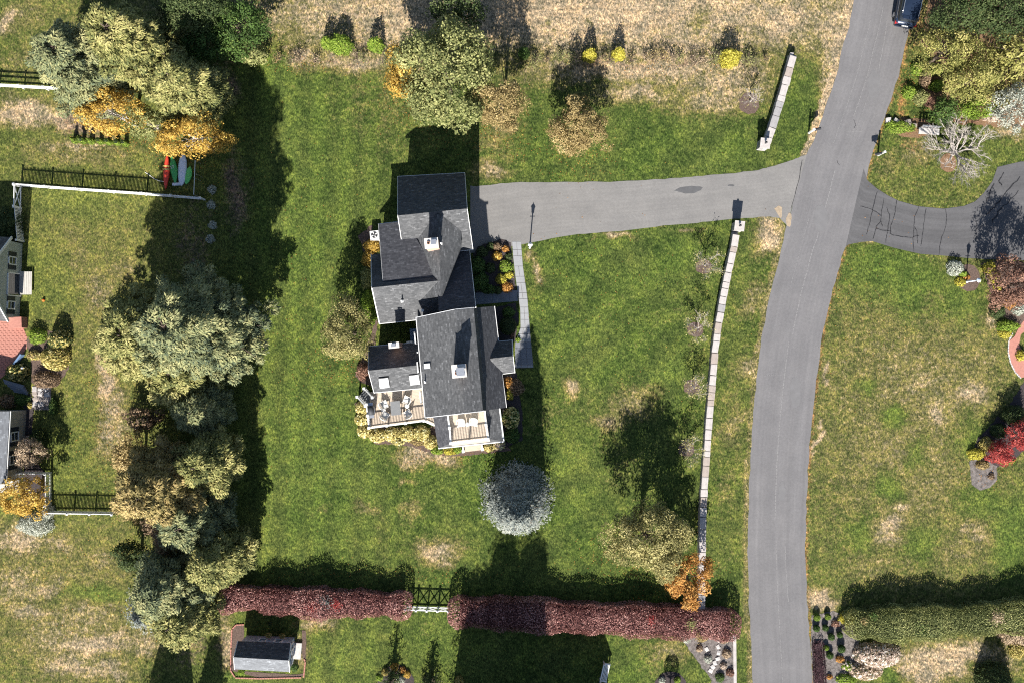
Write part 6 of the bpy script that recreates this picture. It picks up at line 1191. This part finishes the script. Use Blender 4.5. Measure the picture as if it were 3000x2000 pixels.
# left garden
LG = [(107, 985, (.78, .7, .9), 'lf_lime', 'green round shrub at the top of the curved patio bed'), (158, 1048, (1.2, 1.05, 1.3), 'lf_hydrangea', 'large yellow dotted round shrub in the curved patio bed'), (100, 1040, (.65, .4, .6), 'lf_tan', 'tan feathery plant between patio and yellow dotted shrub'), (132, 1112, (1.2, .75, .9), 'lf_brown', 'brown rounded shrub at the foot of the curved patio bed'), (47, 1090, (.95, .8, .9), 'lf_dark', 'dark shrub with pale dots growing out of the patio edge'), (62, 1170, (.65, .5, .8), 'lf_green', 'small green shrub above the taupe building'), (20, 1175, (.8, .6, .9), 'lf_brown', 'dim brown shrub at the left edge above the taupe building'), (86, 1186, (.22, .3, .4), 'lf_hydrangea', 'small yellow plant near the corner of the taupe building'), (155, 1190, (.35, .8, .7), 'lf_green', 'green grass clump right of the flagstones'), (110, 1280, (.7, .7, 1.1), 'lf_dark', 'dark shrub with cream flowers above the pinkish tree'), (80, 1290, (.5, .4, .8), 'lf_bloom', 'cream flowering shrub against the taupe wall'), (100, 1535, (1.5, 1.05, 1.2), 'lf_silver', 'silver green shrub at the lower left below the yellow tree'), (140, 1500, (.5, .7, .9), 'lf_silver', 'narrow silver shrub at the end of the short picket fence'), (170, 995, (.9, .8, 1.6), 'lf_dark', 'dark upright shrub shading the globe behind the yellow dotted shrub'), (20, 660, (1.2, 1.6, 1.8), 'lf_dark', 'dark shrub above the sage house at the left edge')]
for px, py, r_, lm, lb in LG: shrub('garden_shrub', lb, px, py, r_, lm, 'shrubs of the left garden', leaf=.11, bloom='lf_hydrangea' if 'dot' in lb else None)
for i, (px, py) in enumerate(((620, 555), (618, 600), (622, 660), (615, 700))): shrub('fern_clump', ORD[i] + ' fern down from the fence end in the shaded strip by the kayaks', px, py, (.38, .38, .4), 'lf_silver', 'ferns in the shaded strip', leaf=.12, cat='fern')
# row of clipped topiary with chess-piece outlines
TP = [(222, 412, 'cone'), (246, 413, 'house'), (270, 414, 'cone'), (297, 415, 'tower'), (321, 417, 'tower'), (345, 418, 'low'), (370, 421, 'tower')]
TL = ['pointed clipped topiary at the left end of the short row by the birches', 'flat capped topiary, second from the left in the short row', 'pointed clipped topiary, third from the left in the short row', 'rounded tower topiary in the middle of the short row', 'square topped topiary, fifth in the short row', 'lowest topiary in the short row', 'square topped topiary at the right end of the short row']
for (px, py, kd), lb in zip(TP, TL):
    g = W(px, py); rng = np.random.default_rng(int(px)); th = thing('topiary', lb, 'topiary', g, 0, 'clipped topiary row'); h_ = {'cone': 1.15, 'house': 1.1, 'tower': .85, 'low': .5}[kd]
    prof = {'cone': [(.30, 0), (.26, .15), (.14, .6), (.01, 1)], 'house': [(.30, 0), (.17, .15), (.15, .72), (.28, .74), (.28, .82), (.02, 1)], 'tower': [(.30, 0), (.17, .2), (.16, .75), (.19, .8), (.19, .95), (.05, 1)], 'low': [(.3, 0), (.2, .3), (.2, .9), (.05, 1)]}[kd]
    MB().lathe((0, 0, 0), [(r * .94, z * h_) for r, z in prof], 10).build('opaque_core', M['lf_dark'], th, False, True)
    n = 420; u = rng.uniform(0, 1, n) ** 1.3; a = rng.uniform(0, 6.283, n); rad = np.interp(u, [p[1] for p in prof], [p[0] for p in prof]); P = np.stack([rad * np.cos(a), rad * np.sin(a), u * h_], 1); inst('foliage', leafmesh('foliage', P, np.stack([np.cos(a), np.sin(a), np.full(n, .4)], 1), .08, .06, .5 + rng.normal(0, .2, n), M['lf_lime'], rng, jit=.4), th)
    shrub('groundcover_skirt', 'bright green skirt of ground cover under the ' + lb[:1].lower() + ' '.join(lb.split()[:8])[1:], px - 2, py + 3, (.36, .2, .1), 'lf_lime', 'green skirts under the topiary row', leaf=.07, stems=0, cat='ground cover')
# bottom right clipped balls
BB = [(2393, 1807, .30), (2425, 1805, .27), (2392, 1839, .30), (2418, 1838, .28), (2435, 1864, .30), (2460, 1858, .26), (2420, 1896, .24), (2465, 1899, .34), (2431, 1918, .31)]
BLB = ['at the lawn end of the roadside bed, nearest the kerb', 'at the lawn end of the roadside bed, right of its twin', 'in the second row of the roadside bed, nearest the kerb', 'in the second row of the roadside bed, inner one', 'in the middle of the roadside bed', 'nearest the yellow hedge-end bush', 'beside the purple border, smallest of the bed', 'nearest the pink hydrangea, largest of the bed', 'lowest of the roadside bed']
for i, (px, py, r_) in enumerate(BB): ball('clipped_ball', 'small clipped evergreen ball ' + BLB[i], px, py, r_, r_ * 1.9, 'lf_lime' if i in (0, 1, 6) else 'lf_green', 'clipped balls in the roadside bed')
RS = [(2486, 1812, (.78, .6, .9), 'lf_yellow', 'yellow bush at the road end of the green hedge', None), (2448, 1826, (.35, .3, .35), 'lf_burgundy', 'small rusty plant beside the yellow hedge-end bush', None), (2461, 1930, (.36, .3, .4), 'lf_orange', 'rusty orange plant below the clipped balls', None), (2484, 1950, (.5, .4, .5), 'lf_lime', 'yellow green clump left of the pink hydrangea', None), (2575, 1920, (2.0, 1.1, 1.3), 'lf_bloom', 'wide pink and cream flowering hydrangea in front of the green hedge', None), (2540, 1965, (1.4, .8, .8), 'lf_dry', 'dry tan flowering clump below the pink hydrangea', None), (2480, 1990, (.9, .5, .5), 'lf_lime', 'grassy green clump at the bottom edge by the road', None), (2430, 1982, (.3, .22, .3), 'lf_orange', 'small orange mushroom shaped plant at the bottom edge', None), (2975, 1850, (1.4, 1.3, 1.5), 'lf_dry', 'dry pinkish shrub at the right end below the green hedge', None), (2985, 1900, (.8, .9, 1.0), 'lf_hydrangea', 'yellow shrub at the right edge below the hedge', None)]
for px, py, r_, lm, lb, g in RS: shrub('garden_shrub', lb, px, py, r_, lm, g, leaf=.12, bloom='lf_bloom' if 'hydrangea' in lb else None)
conifer('dwarf_spruce', 'dense dark dwarf spruce at the bottom right edge', 2902, 1985, 3.0, 1.75, 'lf_dark', None, .1, 26, 16, 81, 18, .16, .2, .5, .06, core=.85)
# across the road
ER = [(2640, 372, (1.3, .55, .6), 'lf_lime', 'yellow green ground plant in the bed beside the stone bench'), (2615, 366, (.6, .4, .5), 'lf_lime', 'yellow green clump by the white boulder'), (2690, 200, (.55, .55, .8), 'lf_lime', 'light green bush at the verge across the road'), (2665, 270, (.6, .6, .8), 'lf_lime', 'green bush at the verge below the light green bush'), (2700, 285, (.7, .7, .9), 'lf_maple', 'olive bush left of the dark bush across the road'), (2722, 292, (.5, .6, .7), 'lf_burgundy', 'pinkish bush beside the dark bush across the road'), (2712, 225, (.4, .9, 1.1), 'lf_brown', 'brown twiggy bush left of the olive yellow maple'), (2745, 205, (.6, .45, 1.0), 'lf_lime', 'bright lime fan of leaves left of the olive yellow maple, upper one'), (2748, 250, (.6, .5, 1.0), 'lf_lime', 'bright lime fan of leaves left of the olive yellow maple, lower one'), (2860, 345, (.5, .35, .5), 'lf_burgundy', 'pink low shrub above the bare tree'), (2910, 345, (.8, .4, .5), 'lf_bloom', 'pale low shrub right of the pink low shrub'), (2940, 290, (.7, .7, 1.0), 'lf_yellow', 'yellow shrub beside the pale tree'),
 (2800, 785, (.72, .68, .8), 'lf_silver', 'silvery white round bush by the dark driveway'), (2822, 803, (.42, .25, .4), 'lf_lime', 'lime clump in the lamp flower bed'), (2815, 826, (.5, .4, .4), 'lf_yellow', 'yellow clump in the lamp flower bed'), (2832, 812, (.35, .2, .3), 'lf_orange', 'red orange flowers in the lamp flower bed'), (2900, 785, (.6, .55, .6), 'lf_yellow', 'yellow bush at the top of the row beside the burgundy tree'), (2915, 812, (.5, .55, .6), 'lf_yellow', 'yellow bush in the middle of the row beside the burgundy tree'), (2925, 838, (.45, .45, .5), 'lf_yellow', 'yellow bush at the foot of the row beside the burgundy tree'), (2945, 865, (.6, .5, .7), 'lf_burgundy', 'low burgundy bush under the burgundy tree'), (2960, 885, (.6, .6, .8), 'lf_orange', 'orange bush below the burgundy tree'), (2985, 905, (.5, .6, .7), 'lf_silver', 'silver shrub at the right edge below the burgundy tree'), (2955, 955, (1.0, .5, .7), 'lf_lime', 'tall yellow green grass clump above the brick walk'), (2945, 978, (.6, .4, .4), 'lf_yellow', 'yellow plant where the brick walk begins'), (2992, 1040, (.4, .5, .6), 'lf_yellow', 'yellow plant inside the curve of the brick walk'), (2925, 910, (.55, .75, 1.3), 'lf_dark', 'dark shaded bush beside the orange bush'),
 (2862, 1330, (.75, .5, .7), 'lf_yellow', 'yellow green shrub at the left tip of the red maple bed'), (2892, 1302, (.65, .65, .8), 'lf_hydrangea', 'cream dotted shrub left of the red maples'), (2880, 1362, (.6, .4, .4), 'lf_tan', 'low tan plant above the gravel bed tip'), (2905, 1395, (.3, .3, .25), 'lf_brown', 'small brown plant on the gravel bed tip'), (2975, 1215, (1.0, .8, 1.7), 'lf_dark', 'dark tall shrub behind the red maples'), (2930, 1262, (.7, .6, 1.2), 'lf_dark', 'dark shrub behind the cream dotted shrub'), (2950, 1350, (.8, .3, .25), 'lf_lime', 'yellow green edging plants below the red maples')]
for px, py, r_, lm, lb in ER: shrub('garden_shrub', lb, px, py, r_, lm, 'plants across the road', leaf=.11)
# bottom beds
BT = [(1128, 1968, .33, 'lf_hydrangea', 'yellow flowering clump at the left of the round bottom bed'), (1155, 1954, .36, 'lf_gold', 'orange yellow clump at the top of the round bottom bed'), (1178, 1962, .3, 'lf_orange', 'peach clump at the top right of the round bottom bed'), (1192, 1975, .32, 'lf_gold', 'golden clump at the right of the round bottom bed'), (1172, 1990, .4, 'lf_silver', 'pale green clump in the middle of the round bottom bed'), (1112, 1985, .3, 'lf_lime', 'lime clump at the left edge of the round bottom bed'), (1345, 1992, .4, 'lf_hydrangea', 'cream flowering clump at the bottom edge by the dark spruces'), (1250, 1995, .4, 'lf_dark', 'dark clump at the bottom edge right of the round bed'), (1940, 1992, .3, 'lf_silver', 'pale plant in the bed of the ball topiary, left one'), (1985, 1992, .3, 'lf_lime', 'lime plant in the bed of the ball topiary, right one'),
 (2012, 1872, .35, 'lf_silver', 'pale green plant at the hedge corner of the rock garden'), (2060, 1865, .45, 'lf_tan', 'tan plant below the hedge in the rock garden'), (2120, 1868, .5, 'lf_dry', 'dry grass clump below the hedge end'), (2130, 1915, .4, 'lf_dry', 'dry grass clump right of the stepping stones'), (2075, 1930, .35, 'lf_silver', 'silver ground plant left of the stepping stones'), (2120, 1950, .3, 'lf_bloom', 'pink flowering plant beside the stepping stones'), (2110, 1985, .4, 'lf_green', 'green plant at the bottom of the rock garden'), (2140, 1970, .35, 'lf_burgundy', 'reddish plant at the kerb of the rock garden'), (2050, 1900, .3, 'lf_dry', 'dry tuft at the slanted edge of the rock garden'), (790, 1825, .2, 'lf_dark', 'small dark plant behind the shed'), (862, 1955, .35, 'lf_green', 'small green shrub at the front corner of the shed'), (706, 1968, .3, 'lf_lime', 'lime plant at the left front corner of the shed'), (1350, 1990, .2, 'lf_lime', 'tiny lime plant at the bottom edge by the dark spruces')]
for px, py, r_, lm, lb in BT: shrub('garden_plant', lb, px, py, (r_, r_, r_ * 1.1), lm, 'small plants of the bottom gardens', leaf=.10)
bt = thing('ball_topiary', 'lollipop topiary whose round shadow lies on the lower lawn', 'topiary', W(1962, 2012)); rng = np.random.default_rng(5); d = rdirs(rng, 1500); inst('foliage', leafmesh('foliage', d * .62 * rng.uniform(.85, 1.03, (1500, 1)) + np.array([0, 0, 1.35]), d, .09, .06, .45 + rng.normal(0, .2, 1500), M['lf_green'], rng), bt); MB().tube([(0, 0, 0), (0, 0, 1.2)], .05, 7).build('stem', M['bark'], bt, False, True)
# ================================================================ FALLEN LEAVES (nobody could count them)
rng = np.random.default_rng(99); LP = []; LT = []
for (cx, cy, rx, ry, n) in ((330, 400, 160, 60, 260), (560, 470, 120, 80, 260), (1200, 290, 120, 80, 200), (1320, 380, 160, 60, 200), (1470, 400, 100, 70, 160), (1690, 450, 130, 80, 240), (1015, 1060, 110, 70, 220), (1880, 1640, 200, 90, 420), (2000, 1740, 110, 70, 260), (2680, 250, 60, 200, 300), (1100, 1680, 420, 30, 160), (900, 190, 200, 30, 120), (1900, 190, 300, 40, 160), (300, 1250, 120, 220, 260), (2500, 900, 200, 300, 160), (1300, 1330, 150, 40, 120), (1800, 900, 300, 300, 160), (850, 900, 160, 600, 200), (200, 1750, 250, 220, 200), (2880, 1380, 80, 60, 60)):
    a = rng.normal(0, .55, (n, 2)); LP.append(np.stack([cx + a[:, 0] * rx, cy + a[:, 1] * ry], 1))
Q = np.concatenate(LP); k = ((Q[:, 0] < yint(ROADL, Q[:, 1])) | (Q[:, 0] > yint(ROADR, Q[:, 1]))) & ~((Q[:, 0] > 1085) & (Q[:, 0] < 1480) & (Q[:, 1] > 510) & (Q[:, 1] < 1310)); Q = Q[k]; n = len(Q)
P = np.stack([(Q[:, 0] - 1500) / S, (1000 - Q[:, 1]) / S, np.full(n, .035)], 1)
fl = inst('fallen_leaves', leafmesh('fallen_leaves', P, np.tile([0, 0, 1.0], (n, 1)), .085, .06, rng.uniform(0, .75, n), M['lf_orange'], rng, jit=.25)); tag(fl, 'scattered fallen autumn leaves on the lawns', 'leaves', kind='stuff')
